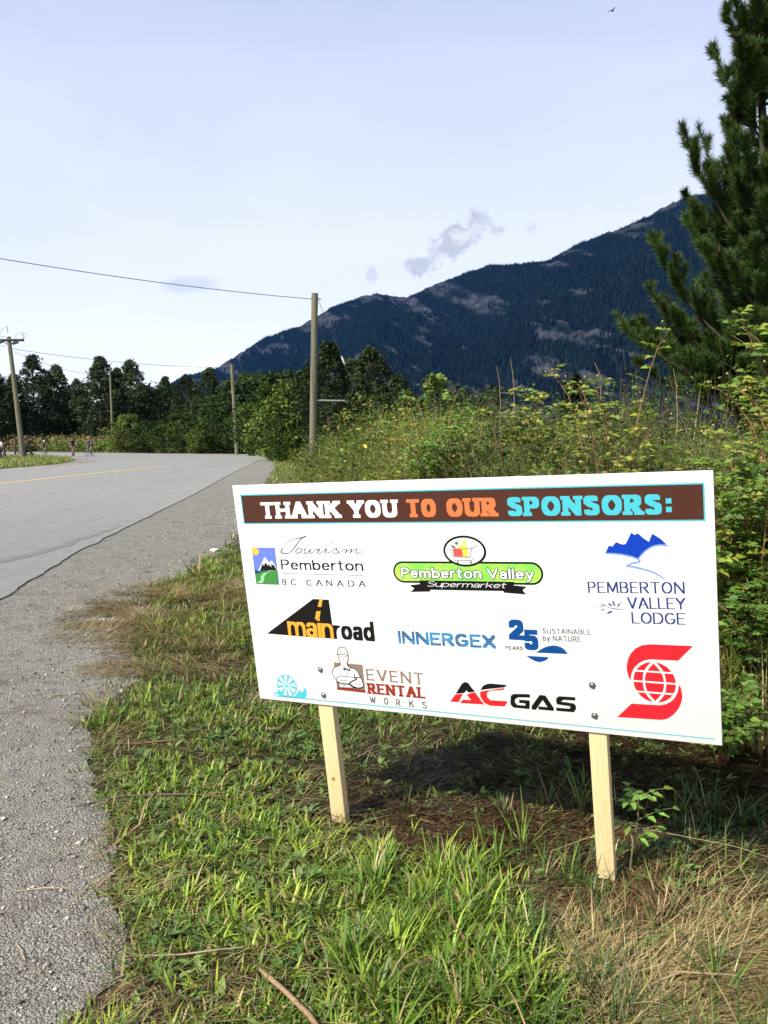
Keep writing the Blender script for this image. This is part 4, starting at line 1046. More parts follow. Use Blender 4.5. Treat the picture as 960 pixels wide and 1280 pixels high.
GR = (-1.6, 2.6, 1.95, 9.0)
wet = lambda C: np.clip(1.05 - 1.25 * dry(C), 0.03, 1)
leftside = lambda C: (1 - .75 * np.clip(blob(C, .85, 3.95, 1.25, .5) * 1.5, 0, 1)) * wet(C) * np.clip(1 - (C[:, 0] - 0.75) / 0.5, 0.12, 1)  # grass thinned inside the sign's cast shadow to darken that band
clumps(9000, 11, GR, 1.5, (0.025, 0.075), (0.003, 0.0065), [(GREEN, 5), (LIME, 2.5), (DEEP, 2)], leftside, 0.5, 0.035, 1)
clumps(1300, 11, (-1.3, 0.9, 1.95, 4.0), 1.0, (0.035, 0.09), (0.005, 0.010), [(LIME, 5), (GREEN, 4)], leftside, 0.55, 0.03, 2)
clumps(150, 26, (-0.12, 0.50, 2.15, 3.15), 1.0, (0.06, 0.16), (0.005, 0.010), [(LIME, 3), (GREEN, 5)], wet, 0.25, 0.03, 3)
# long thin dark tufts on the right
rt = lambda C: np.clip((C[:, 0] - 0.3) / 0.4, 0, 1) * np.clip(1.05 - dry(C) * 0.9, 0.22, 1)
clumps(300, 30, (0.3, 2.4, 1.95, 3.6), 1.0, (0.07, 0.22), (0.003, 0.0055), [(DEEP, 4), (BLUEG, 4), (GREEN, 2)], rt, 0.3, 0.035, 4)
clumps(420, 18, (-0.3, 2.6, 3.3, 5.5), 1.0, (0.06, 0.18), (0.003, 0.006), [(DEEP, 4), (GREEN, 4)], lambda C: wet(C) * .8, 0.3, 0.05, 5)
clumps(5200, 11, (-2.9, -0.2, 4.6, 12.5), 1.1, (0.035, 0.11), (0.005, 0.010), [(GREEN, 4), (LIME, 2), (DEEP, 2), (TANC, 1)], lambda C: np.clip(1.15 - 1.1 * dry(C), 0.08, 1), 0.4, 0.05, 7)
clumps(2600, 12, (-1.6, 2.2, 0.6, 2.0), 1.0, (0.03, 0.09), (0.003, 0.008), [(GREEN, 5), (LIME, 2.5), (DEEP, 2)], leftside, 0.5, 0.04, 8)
# further verge strip
clumps(5200, 12, (-12, 0.4, 10.0, 78), 1.2, (0.10, 0.26), (0.012, 0.026), [(GREEN, 4), (LIME, 2), (TANC, 2)], lambda C: np.clip((1.0 - (C[:, 0] - verge_x(C[:, 1])) / 3.0), 0, 1), 0.3, 0.10, 6)
g = tag(link('grass', acc.mesh('grass'), M_GRASS), 'uneven green roadside grass around the sign posts', 'grass', kind='stuff')

# dead flattened grass and thatch, plus litter blackened in the sign's shadow
acc = Acc(); r = np.random.default_rng(33)
def mat_of(n, region, power, fn, L, W_, cols, seed):
    r = np.random.default_rng(seed)
    C = scatter(r, n, *region, power); k = (r.uniform(0, 1, n) < fn(C)); C = C[k]; n = len(C)
    base = np.array([c for c, _ in cols]); wi = np.array([w for _, w in cols], float)
    col = base[r.choice(len(cols), n, p=wi / wi.sum())] * r.uniform(0.55, 1.3, n)[:, None]
    dirn = 6.283 * fbm(C[:, 0] * 1.4, C[:, 1] * 1.4, 401, 3) * 1.5
    edge = (C[:, 0] < verge_x(C[:, 1]))
    z = np.where(edge, 0.008, lumps(C[:, 0], C[:, 1])) + r.uniform(0, 0.025, n) * ~edge
    blades(acc, C, r.uniform(*L, n), r.uniform(*W_, n), dirn + r.normal(0, 0.8, n), r.uniform(1.15, 1.6, n), r.uniform(-0.5, 0.5, n), col, z=z)
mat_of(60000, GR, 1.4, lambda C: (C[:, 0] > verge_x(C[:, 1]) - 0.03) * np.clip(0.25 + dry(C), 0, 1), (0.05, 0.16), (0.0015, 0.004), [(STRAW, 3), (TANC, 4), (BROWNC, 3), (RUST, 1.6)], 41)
mat_of(22000, (-0.2, 2.3, 3.5, 4.7), 1.0, lambda C: np.clip(dry(C) * 1.1, 0, 1), (0.04, 0.14), (0.002, 0.005), [(BROWNC, 3), ((0.03, 0.02, 0.012), 6)], 46)  # shade put into the colour: near-black litter where the sign's shadow falls
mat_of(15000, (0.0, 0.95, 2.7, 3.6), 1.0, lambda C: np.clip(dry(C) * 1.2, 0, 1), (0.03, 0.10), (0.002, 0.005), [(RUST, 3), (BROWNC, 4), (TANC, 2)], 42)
mat_of(14000, (-1.1, 2.2, 0.6, 2.0), 1.0, lambda C: np.clip(0.3 + dry(C), 0, 1), (0.05, 0.16), (0.0015, 0.004), [(STRAW, 3), (TANC, 4), (BROWNC, 3)], 47)
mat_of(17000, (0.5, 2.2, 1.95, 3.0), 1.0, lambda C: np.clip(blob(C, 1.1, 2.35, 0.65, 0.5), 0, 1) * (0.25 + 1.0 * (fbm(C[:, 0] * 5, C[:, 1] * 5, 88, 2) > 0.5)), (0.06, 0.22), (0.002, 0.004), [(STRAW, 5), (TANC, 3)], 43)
# straw that spills over the gravel
mat_of(62000, (-3.0, -0.6, 5.6, 10.6), 1.0, lambda C: np.clip(blob(C, -1.9, 8.1, 0.95, 1.5) * 1.6 + blob(C, -1.55, 6.2, .5, .9), 0, 1) * (fbm(C[:, 0] * 2, C[:, 1] * 4, 77, 4, .6) > 0.44), (0.05, 0.20), (0.003, 0.006), [(STRAW, 4), (TANC, 4), (BROWNC, 1)], 44)
mat_of(9000, (-2.2, -0.6, 2.0, 8.0), 1.0, lambda C: (np.abs(C[:, 0] - verge_x(C[:, 1])) < 0.14) * (fbm(C[:, 0] * 4, C[:, 1] * 4, 79, 3) > 0.45), (0.08, 0.28), (0.0015, 0.0035), [(STRAW, 4), (TANC, 3), (BROWNC, 3)], 45)
tag(link('dead_grass_and_shade_litter', acc.mesh('dead_grass_and_shade_litter'), M_GRASS), 'dry straw and reddish thatch lying flat between the green grass, with litter blackened to deepen the sign shadow', 'dead grass', kind='stuff')

# broadleaf weeds in the verge
SUNV = -np.array(sun_dir)


def leaves(acc, P, D, Nn, L, W_, col, fold=0.18, curl=0.15):
    """leaf blades: P base points, D axis, Nn face normal (all (n,3)); six vertices, four triangles, folded along the midrib"""
    D = D / (np.linalg.norm(D, axis=1)[:, None] + 1e-9)
    S_ = np.cross(Nn, D); S_ /= np.linalg.norm(S_, axis=1)[:, None] + 1e-9
    U = np.cross(D, S_)
    L = L[:, None]; W_ = W_[:, None]; n = len(P)
    V = np.stack([P, P + D * L * .35 + S_ * W_ * .5 + U * W_ * fold, P + D * L * .5 - U * L * 0.02, P + D * L * .35 - S_ * W_ * .5 + U * W_ * fold,
                  P + D * L * .75 + S_ * W_ * .3 + U * (W_ * fold * .6 - L * curl * .4), P + D * L * .75 - S_ * W_ * .3 + U * (W_ * fold * .6 - L * curl * .4), P + D * L - U * L * curl], 1)
    o = (np.arange(n) * 7)[:, None]
    F = np.concatenate([np.concatenate([o + a, o + b_, o + c_], 1) for a, b_, c_ in ((0, 2, 1), (0, 3, 2), (1, 2, 4), (3, 5, 2), (2, 6, 4), (2, 5, 6))])
    acc.add(V.reshape(-1, 3), F, np.repeat(col, 7, 0))


def rnd_unit(r, n):
    v = r.normal(0, 1, (n, 3)); return v / np.linalg.norm(v, axis=1)[:, None]


acc = Acc(); r = np.random.default_rng(55)
for k in range(1100):
    x = r.uniform(-1.3, 1.6); y = r.uniform(2.05, 5.0)
    if x < verge_x(y) + 0.02 or r.uniform() > 0.9: continue
    n = r.integers(4, 9); th = r.uniform(0, 6.28, n); z0 = float(lumps(np.array([x]), np.array([y]))[0])
    D = np.column_stack([np.cos(th), np.sin(th), r.uniform(0.15, 0.9, n)]); P = np.tile([x, y, z0 + 0.005], (n, 1)) + D * 0.004
    L = r.uniform(0.025, 0.06, n)
    leaves(acc, P, D, np.tile([0, 0, 1.], (n, 1)) + 0.2 * rnd_unit(r, n), L, L * r.uniform(.3, .5, n), jitcol(r, [(0.12, 0.20, 0.05), (0.17, 0.24, 0.07), (0.08, 0.15, 0.04)][k % 3], n))
tag(link('small_weeds', acc.mesh('small_weeds'), M_LEAF), 'small broad leaved weeds low in the grass', 'weeds', kind='stuff')

# loose stones on the shoulder
r = np.random.default_rng(66); n = 120000
C = scatter(r, n, -7.0, -0.5, 0.9, 24, 2.6)
ok = (C[:, 0] < verge_x(C[:, 1]) + 0.02 + r.exponential(0.11, n)) & (C[:, 0] > np.interp(C[:, 1], road_r[:, 1][:400], road_r[:, 0][:400]) - 0.02 - 0.25 * (r.uniform(0, 1, n) < 0.04)) & (C[:, 0] > -0.47 * C[:, 1] - 1.2)
C = C[ok]; n = len(C)
onroad = C[:, 0] < np.interp(C[:, 1], road_r[:, 1][:400], road_r[:, 0][:400])
size = r.gamma(1.6, 0.0015, n) + 0.0017
size = np.clip(size, 0.002, 0.014) * (1 + 0.05 * C[:, 1])
octv = np.array([[1, 0, 0], [-1, 0, 0], [0, 1, 0], [0, -1, 0], [0, 0, 1], [0, 0, -1]], float)
V = octv[None] * r.uniform(0.6, 1.3, (n, 6, 1)) + r.normal(0, 0.18, (n, 6, 3))
V[..., 2] *= 0.62
th = r.uniform(0, 6.28, n); ca, sa = np.cos(th)[:, None], np.sin(th)[:, None]
V = np.stack([V[..., 0] * ca - V[..., 1] * sa, V[..., 0] * sa + V[..., 1] * ca, V[..., 2]], -1) * size[:, None, None]
V += np.column_stack([C, 0.005 + size * 0.25 + np.where(onroad, 0.021, 0)])[:, None]
o = (np.arange(n) * 6)[:, None]
F = np.concatenate([o + np.array(f)[None] for f in ((0, 2, 4), (2, 1, 4), (1, 3, 4), (3, 0, 4), (2, 0, 5), (1, 2, 5), (3, 1, 5), (0, 3, 5))])
base = np.array([(0.30, 0.29, 0.27), (0.42, 0.40, 0.37), (0.17, 0.165, 0.16), (0.50, 0.49, 0.44), (0.25, 0.235, 0.20), (0.09, 0.09, 0.09)])
col = base[r.choice(6, n, p=[.28, .24, .2, .08, .13, .07])] * r.uniform(.8, 1.15, n)[:, None]
tag(link('gravel', mesh_np('gravel', V.reshape(-1, 3), F, np.repeat(col, 6, 0)), M_STONE), 'loose grey crushed stones on the shoulder', 'gravel', kind='stuff')


def stick(name, pts, rad, col, label, cat, bark=None, sides=6, mt=None):
    acc = Acc(); P = np.array(pts, float); P[:, 2] += lumps(P[:, 0], P[:, 1])
    tube(acc, P, rad, sides, col)
    return tag(link(name, acc.mesh(name, True), mt or M_TWIG), label, cat)


stick('stick', [(-0.365, 2.40, 0.03), (-0.33, 2.35, 0.035), (-0.27, 2.28, 0.036), (-0.20, 2.19, 0.03), (-0.15, 2.1, 0.03)], [0.005, 0.008, 0.0075, 0.0085, 0.007], (0.27, 0.17, 0.09), 'tan broken stick lying in the grass in front of the left post', 'stick')
stick('stick', [(0.75, 2.32, 0.05), (0.86, 2.36, 0.07), (1.02, 2.35, 0.06)], [0.002, 0.004, 0.002], (0.30, 0.22, 0.12), 'grey brown stem in the straw at the lower right', 'twig')
stick('stick', [(-0.80, 2.50, 0.02), (-0.62, 2.49, 0.03), (-0.5, 2.50, 0.035), (-0.42, 2.52, 0.03)], [0.0015, 0.0025, 0.003, 0.0015], (0.34, 0.26, 0.14), 'thin brown twig lying along the gravel edge at the bottom', 'twig')
stick('stick', [(0.20, 2.75, 0.05), (0.215, 2.62, 0.06), (0.25, 2.50, 0.055), (0.265, 2.42, 0.04)], [0.004, 0.006, 0.006, 0.004], (0.17, 0.07, 0.045), 'dark red twig in the lush grass between the posts', 'twig')
stick('stick', [(0.30, 2.47, 0.05), (0.18, 2.44, 0.05), (0.05, 2.38, 0.05), (-0.02, 2.35, 0.03)], [0.004, 0.006, 0.006, 0.003], (0.16, 0.075, 0.05), 'reddish twig crossing the darker twig in the front grass', 'twig')
for k, (x_, y_, a_, l_) in enumerate(((-2.1, 5.2, .3, .3), (-1.9, 3.9, -.4, .22), (-1.3, 2.9, .1, .2), (-1.1, 2.5, 2.2, .12), (-2.3, 6.6, .2, .35))):
    stick('straw_stem', [(x_, y_, .008), (x_ + math.cos(a_) * l_ * .5, y_ + math.sin(a_) * l_ * .5, .016), (x_ + math.cos(a_) * l_, y_ + math.sin(a_) * l_, .008)], [.0015, .002, .001], (0.42, 0.34, 0.18), ['pale straw lying on the gravel left of the straw mat', 'short pale straw on the gravel halfway down the left side', 'straw crossing onto the gravel beside the verge low down', 'smallest straw on the gravel near the bottom edge', 'longest straw on the gravel nearest the asphalt'][k], 'straw')
stick('stick', [(-1.40, 4.33, 0.02), (-1.25, 4.31, 0.03), (-1.1, 4.33, 0.03), (-1.0, 4.30, 0.02)], [0.004, 0.006, 0.006, 0.003], (0.13, 0.065, 0.045), 'reddish stem lying over the gravel edge left of the sign', 'twig')
stick('stick', [(-1.32, 3.60, 0.015), (-1.15, 3.66, 0.03), (-0.9, 3.68, 0.03), (-0.7, 3.66, 0.03)], [0.003, 0.005, 0.005, 0.003], (0.11, 0.08, 0.055), 'dark bent stem pointing from the grass onto the gravel', 'twig')
stick('stick', [(-1.02, 3.75, 0.03), (-1.01, 3.5, 0.05), (-0.99, 3.35, 0.04), (-1.06, 3.2, 0.02)], [0.003, 0.006, 0.006, 0.003], (0.34, 0.22, 0.13), 'pale forked stem standing at the edge of the grass', 'twig')
stick('stick', [(0.62, 3.15, 0.03), (0.9, 3.1, 0.16), (1.25, 2.95, 0.14), (1.5, 2.9, 0.08)], [0.0009, 0.0012, 0.0011, 0.0006], (0.34, 0.28, 0.14), 'long pale dry stem leaning past the right post', 'dry stem')
acc = Acc()
P0 = np.array([(-2.48, 12.1), (-2.44, 12.2), (-2.37, 12.18), (-2.34, 12.09), (-2.41, 12.04)])
V = np.vstack([np.column_stack([P0, [0.02, 0.035, 0.02, 0.04, 0.012]]), np.column_stack([P0, [0.012, 0.027, 0.012, 0.032, 0.006]])])
acc.add(V, np.array([[0, 1, 2], [0, 2, 3], [0, 3, 4], [5, 7, 6], [5, 8, 7], [5, 9, 8]])); acc.add(V, np.array([[i, 5 + i, 5 + (i + 1) % 5, (i + 1) % 5] for i in range(5)]))
tag(link('paper_scrap', acc.mesh('paper_scrap'), mat('scrap_paper', (0.8, 0.8, 0.78), rough=0.8)), 'crumpled white scrap of paper on the gravel by the grass edge', 'litter')

# young plant beside the right post
r = np.random.default_rng(71)
seed = empty('young_plant', (0.90, 3.02, float(lumps(np.array([.9]), np.array([3.02]))[0])), 0, 'small bright green leafy plant growing in the shade beside the right sign post', 'plant')
acc = Acc(); la = Acc()
stem = np.array([(0, 0, 0), (0.01, .0, .12), (0.03, .01, .22), (0.025, .0, .31)]); tube(acc, stem, [.004, .0035, .003, .002], 5, (0.12, 0.13, 0.05))
for (h, th, ln) in ((.10, 2.6, .12), (.14, .4, .10), (.19, 3.0, .13), (.22, .2, .13), (.25, 1.7, .08), (.28, 3.3, .09), (.30, .3, .10), (.31, -1.2, .07), (.31, 1.9, .06)):
    b0 = np.array([np.interp(h, stem[:, 2], stem[:, 0]), 0, h]); d = np.array([math.cos(th), math.sin(th) * .8, .25]); tip = b0 + d * ln
    tube(acc, [b0, b0 + d * ln * .6 + [0, 0, .01], tip], [.0018, .0015, .001], 4, (0.15, 0.18, 0.06))
    for s_, (a_, k_) in enumerate(((0, 1.0), (1.0, .55), (-1.0, .55), (1.3, .25), (-1.3, .25))):
        dd = np.array([[math.cos(th + a_), math.sin(th + a_), -.15 + r.uniform(-.2, .3)]]); pp = (b0 + (tip - b0) * k_)[None]
        leaves(la, pp, dd, np.array([[0, -.3, 1.]]), np.array([r.uniform(.035, .055)]), np.array([r.uniform(.02, .028)]), jitcol(r, (0.20, 0.34, 0.06), 1))
link('stem', acc.mesh('stem', True), M_TWIG, seed); link('leaves', la.mesh('leaves'), M_LEAF, seed)

# ------------------------------------------------------------------ thicket behind the sign
def edge_x(Y):
    return np.interp(Y, [3.9, 4.4, 5.5, 8, 12, 20, 33, 45, 60, 75], [2.35, 1.75, 1.25, 0.55, -0.35, -1.7, -3.3, -4.6, -6.8, -9.0])


SKX = np.array([250, 330, 370, 400, 430, 470, 500, 540, 600, 650, 700, 740, 780, 830, 880, 960, 1100, 1400.])
SKY_ = np.array([556, 552, 543, 528, 512, 497, 490, 486, 492, 500, 512, 500, 486, 480, 470, 455, 450, 450.])


def cap_h(X, Y):
    xp_ = 480 + 1072 * X / Y
    return (1.6 + (548 - np.interp(xp_, SKX, SKY_)) / 1072 * Y)


PAL = [((0.135, 0.175, 0.018), 4), ((0.065, 0.115, 0.012), 5), ((0.20, 0.22, 0.025), 1.8), ((0.032, 0.068, 0.010), 4), ((0.22, 0.17, 0.045), 1.0), ((0.14, 0.075, 0.03), 0.7), ((0.08, 0.155, 0.022), 2.5)]
pb = np.array([c for c, _ in PAL]); pw_ = np.array([w for _, w in PAL]); pw_ = pw_ / pw_.sum()


def plant_mass(acc, tw, n_pl, Yr, depth, seed, leaf=(0.03, 0.07), per=(45, 80), hscale=(0.6, 1.0), power=1.0, lw=(.3, .55), prob_skip=0.0):
    r = np.random.default_rng(seed)
    for k in range(n_pl):
        Yc = Yr[0] + (Yr[1] - Yr[0]) * r.uniform() ** power
        Xc = edge_x(Yc) + depth * r.uniform() ** 1.3 * (0.6 + Yc / 14)
        d0 = (Xc - edge_x(Yc))
        H = cap_h(Xc, Yc) * r.uniform(*hscale) * min(1.0, 0.42 + 0.5 * d0 + 0.25 * r.uniform())
        H = max(H * (0.74 + 0.42 * fbm(np.array([Xc * .9 + 5]), np.array([Yc * .55]), 520, 2)[0] * 1.25), 0.35); lsc = r.choice([.6, .8, 1.0, 1.35, 1.8], p=[.2, .25, .25, .2, .1])
        zn = fbm(np.array([Xc * .5]), np.array([Yc * .35]), 500, 3)[0]
        pz = fbm(np.array([Xc * .55 + 40]), np.array([Yc * .28]), 540, 3)[0]; wq = pw_ * np.array([[.3, 2.2, .2, 2.2, .3, .2, 1.5], [1.5, 1, .6, 1, .6, .4, 2], [2.2, .4, 2.6, .3, 2.2, 2.0, .4]][0 if pz < .44 else (1 if pz < .56 else 2)]); pi = r.choice(len(PAL), p=wq / wq.sum())
        c0 = pb[pi] * (0.16 + 1.25 * zn)
        if pi in (4, 5) and r.uniform() < 0.5: c0 = pb[0]
        nst = r.integers(2, 4)
        n = r.integers(*per)
        az = r.uniform(0, 6.28, nst); lean = r.uniform(0.03, 0.28, nst)
        tops = np.column_stack([np.cos(az) * lean * H, np.sin(az) * lean * H, np.full(nst, H) * r.uniform(.85, 1, nst)])
        si = r.integers(0, nst, n); t_ = r.uniform(0.12, 1, n) ** 0.75
        Pb = tops[si] * t_[:, None] ** np.array([1.6, 1.6, 1.0]) + [Xc, Yc, 0]
        sc = 1 if Yc < 9 else 1 + (Yc - 9) * 0.045
        rad = r.uniform(0.01, 0.13, n) * (1.15 - 0.6 * t_) * (1 + Yc * 0.03)
        th = r.uniform(0, 6.28, n)
        Dh = np.column_stack([np.cos(th), np.sin(th), r.uniform(-.35, .75, n)])
        L = r.uniform(*leaf, n) * sc * (1.2 - 0.5 * t_) * lsc; L = np.minimum(L, .13); keep_ = r.uniform(0, 1, n) < min(1, 1.1 / lsc); Pb, rad, t_, Dh, L = Pb[keep_], rad[keep_], t_[keep_], Dh[keep_], L[keep_]; n = len(L)
        col = jitcol(r, c0, n, 0.35, 0.10)
        dead = r.uniform(0, 1, n) < (0.18 - 0.17 * t_); col[dead] = jitcol(r, BROWNC, dead.sum(), 0.4)
        yel = r.uniform(0, 1, n) < 0.008; col[yel] = (0.55, 0.42, 0.05)
        leaves(acc, Pb + Dh * rad[:, None], Dh, np.tile([0, 0, .45], (n, 1)) + 0.55 * SUNV + 0.75 * rnd_unit(r, n), L, L * r.uniform(*lw, n) * r.choice([.5, .75, 1.0]), col)
        if Yc < 14:
            for s_ in range(nst):
                q = np.linspace(0, 1, 4)[:, None]; pts = tops[s_] * np.column_stack([q ** 1.6, q ** 1.6, q]) + [Xc, Yc, 0]
                tube(tw, pts * 1.0, [.005, .004, .003, .001], 3, jitcol(r, [(0.12, 0.08, 0.035), (0.08, 0.10, 0.025), (0.20, 0.15, 0.07)][r.integers(3)], 1)[0], cap=False)


la = Acc(); tw = Acc()
plant_mass(la, tw, 520, (4.3, 9), 2.2, 1001, per=(50, 95), leaf=(.035, .085), lw=(.4, .7))
plant_mass(la, tw, 620, (9, 18), 3.0, 1002, per=(40, 70), leaf=(.05, .10), power=1.2, lw=(.4, .7))
plant_mass(la, tw, 520, (18, 42), 4.0, 1003, per=(40, 60), leaf=(.06, .12), power=1.1, lw=(.4, .7))
plant_mass(la, tw, 150, (42, 75), 4.0, 1004, per=(45, 70), leaf=(.08, .13), hscale=(.7, 1.1))
tag(link('thicket', la.mesh('thicket'), M_LEAF), 'tangled green and yellow roadside thicket behind the sign', 'thicket', kind='stuff')
# dry stalks through the thicket
r = np.random.default_rng(1010)
n = 1500; Yc = 4.2 + 22 * r.uniform(0, 1, n) ** 1.8; Xc = edge_x(Yc) - 0.15 + 3.0 * r.uniform(0, 1, n) ** 1.5 * (0.6 + Yc / 14)
H = np.minimum(cap_h(Xc, Yc) * r.uniform(.25, .93, n), 0.5 + 1.1 * (Xc - edge_x(Yc) + .3))
ga = Acc(); blades(ga, np.column_stack([Xc, Yc]), H, r.uniform(.004, .008, n) * (1 + Yc * .05), r.uniform(0, 6.28, n), np.abs(r.normal(0, .12, n)), r.uniform(0, .9, n), np.where(r.uniform(0, 1, (n, 1)) < .6, jitcol(r, STRAW, n, .4), jitcol(r, GREEN, n, .3)), z=np.zeros(n), nseg=4)
n = 6500; Yc = 4.4 + 26 * r.uniform(0, 1, n) ** 1.7; Xc = edge_x(Yc) - 0.1 + 3.2 * r.uniform(0, 1, n) ** 1.3 * (0.6 + Yc / 14)
H = np.minimum(cap_h(Xc, Yc) * r.uniform(.6, 1.12, n), 0.6 + 1.3 * (Xc - edge_x(Yc) + .3))
blades(ga, np.column_stack([Xc, Yc]), H, r.uniform(.006, .012, n) * (1 + Yc * .05), r.uniform(0, 6.28, n), np.abs(r.normal(0, .15, n)), r.uniform(.5, 1.7, n), np.where(r.uniform(0, 1, (n, 1)) < .25, jitcol(r, STRAW, n, .4), jitcol(r, (0.13, 0.165, 0.02), n, .45)), z=np.zeros(n), nseg=5)
n = 5200; Yc = 4.0 + 2.6 * r.uniform(0, 1, n); Xc = edge_x(Yc) - 0.25 + 0.9 * r.uniform(0, 1, n)
blades(ga, np.column_stack([Xc, Yc]), r.uniform(.15, .8, n), r.uniform(.003, .007, n), r.uniform(0, 6.28, n), np.abs(r.normal(.2, .3, n)), r.uniform(0, 1.4, n), jitcol(r, STRAW, n, .45) * np.array([.85, .8, .75]), z=np.zeros(n), nseg=3)
tag(link('dry_stalks', ga.mesh('dry_stalks'), M_GRASS), 'dry straw coloured stalks standing through the thicket', 'dry grass', kind='stuff')
tag(link('thicket_stems', tw.mesh('thicket_stems'), M_TWIG), 'thin brown stems under the thicket leaves', 'stems', kind='stuff')


def shrub(name, loc, H, Rr, seed, label, cols, n_stem=9, n_leaf=60, leaf=(.035, .055), arch=.5, hips=0, cat='shrub', az0=None, lw=(.5, .65), group=None):
    """arching canes with rows of paired leaflets"""
    r = np.random.default_rng(seed); o = empty(name, loc, 0, label, cat, group); st = Acc(); lf = Acc(); hp = Acc()
    for k in range(n_stem):
        a_ = r.uniform(0, 6.28) if az0 is None else az0 + r.normal(0, .7)
        h = H * r.uniform(.6, 1.0); rr_ = Rr * r.uniform(.3, 1)
        q = np.linspace(0, 1, 9); z = h * np.sin(q * (1.35 + .5 * arch * r.uniform())) / 1.0
        z = z / z.max() * h; xy = rr_ * q ** 1.7
        pts = np.column_stack([math.cos(a_) * xy, math.sin(a_) * xy, z]) + np.cumsum(r.normal(0, .012, (9, 3)), 0)
        tube(st, pts, np.linspace(.007, .002, 9), 5, jitcol(r, (0.22, 0.11, 0.06), 1)[0], cap=False)
        nl = n_leaf // 5
        for j in range(nl):
            t_ = r.uniform(.25, 1); i0 = t_ * 8; i1 = min(int(i0), 7); b0 = pts[i1] + (pts[i1 + 1] - pts[i1]) * (i0 - i1)
            th = r.uniform(0, 6.28); d = np.array([math.cos(th), math.sin(th), r.uniform(-.1, .6)]); ln = r.uniform(.06, .12)
            tube(st, [b0, b0 + d * ln], [.0015, .001], 3, (0.16, 0.17, 0.05), cap=False)
            ks = np.array([1.0, .75, .75, .4, .4]); aa = np.array([0, 1.1, -1.1, 1.2, -1.2]); L = r.uniform(*leaf, 5)
            D = np.column_stack([np.cos(th + aa), np.sin(th + aa), np.full(5, d[2] * .5) + r.normal(0, .15, 5)])
            c0 = np.array(cols[r.integers(len(cols))])
            leaves(lf, b0 + d * ln * ks[:, None], D, np.tile([0, 0, .55], (5, 1)) + .5 * SUNV + .5 * rnd_unit(r, 5), L, L * r.uniform(*lw, 5), jitcol(r, c0, 5, .2))
        if hips and r.uniform() < .8:
            for j in range(hips):
                c_ = pts[-1] + r.normal(0, .05, 3); s_ = .009
                V = octv * s_ + c_; hp.add(V, np.array([(0, 2, 4), (2, 1, 4), (1, 3, 4), (3, 0, 4), (2, 0, 5), (1, 2, 5), (3, 1, 5), (0, 3, 5)]), jitcol(r, (0.50, 0.33, 0.12), 1)[0])
    link('canes', st.mesh('canes', True), M_TWIG, o); link('leaves', lf.mesh('leaves'), M_LEAF, o)
    if hips and hp.n: tag(link('hips', hp.mesh('hips', True), M_LEAF, o), kind='stuff')
    return o


YG = [(0.24, 0.29, 0.045), (0.18, 0.24, 0.035), (0.28, 0.28, 0.06), (0.12, 0.19, 0.03)]
GG = [(0.09, 0.18, 0.03), (0.07, 0.14, 0.028), (0.13, 0.22, 0.035)]
shrub('rose_bush', (2.35, 4.75, 0), 2.25, .55, 5, 'tall wild rose bush with pale hips at the right edge of the picture', YG, 26, 90, hips=4, arch=.3)
shrub('rose_bush', (1.62, 6.1, 0), 2.35, .55, 6, 'wild rose with bright sprigs rising above the right half of the sign', YG, 12, 80, hips=2, arch=.2, leaf=(.04, .06))
shrub('rose_bush', (2.55, 5.0, 0), 2.35, .7, 12, 'dense leafy bush filling the right edge below the pine', GG + YG, 40, 110, arch=.3, leaf=(.045, .07))
shrub('bramble', (2.0, 4.55, 0), 1.55, .5, 13, 'shoulder high leafy bramble just right of the red ribbon mark', GG + YG[:2], 34, 100, arch=.5, leaf=(.04, .065))
shrub('bramble', (1.98, 4.35, 0), 1.0, .45, 7, 'low green bramble right of the sign board edge', GG, 26, 90, arch=.8)
shrub('bramble', (2.25, 5.2, 0), 1.6, .6, 8, 'mid height yellow green bramble behind the right end of the sign', YG + GG, 26, 90, arch=.6)
shrub('bramble', (1.65, 4.05, 0), .38, .3, 9, 'small leafy bramble in the shadow under the right end of the sign', GG, 12, 50, arch=.8)
shrub('leafy_shrub', (0.62, 9.5, 0), 2.15, .8, 10, 'broad green shrub above the middle of the sign', GG, 24, 100, leaf=(.05, .08))
shrub('leafy_shrub', (1.75, 9.0, 0), 2.1, .8, 11, 'light green shrub above the word sponsors', YG, 24, 100, leaf=(.05, .08))
r = np.random.default_rng(90)
for (xp_, yb, Yd, lab) in ((642, 452, 9.0, 'tallest dry stalk above the word our'), (625, 461, 9.5, 'thin dry stalk left of the tallest one'), (845, 462, 7.5, 'thin dry stalk beside the pine foliage')):
    Xd = (xp_ - 480) / 1072 * Yd; hh_ = 1.6 + (548 - yb) / 1072 * Yd
    stick('dry_stalk', [(Xd - .12, Yd, 0), (Xd - .03, Yd, hh_ * .5), (Xd, Yd, hh_ * .8), (Xd - .02, Yd, hh_ * .93), (Xd - .05, Yd, hh_)], [.005, .0045, .004, .003, .002], (0.30, 0.20, 0.12), lab, 'dry stalk')

# ------------------------------------------------------------------ trees
def cloud_leaves(r, acc, C, Rc, n, size, col, flat=.8, dn=.45):
    """n leaf cards around each clump centre"""
    m = len(C); P = np.repeat(C, n, 0); Rr = np.repeat(Rc, n)[:, None]
    u = rnd_unit(r, m * n); P = P + u * Rr * (r.uniform(.35, 1, (m * n, 1)) ** .6) * [1, 1, flat]
    D = rnd_unit(r, m * n); D[:, 2] = D[:, 2] * .6 - .1
    L = r.uniform(.7, 1.3, m * n) * size
    leaves4(acc, P, D, u * .8 + [0, 0, .4] + .5 * SUNV + dn * rnd_unit(r, m * n), L, L * .7, np.repeat(col, n, 0) * r.uniform(.6, 1.4, (m * n, 1)))


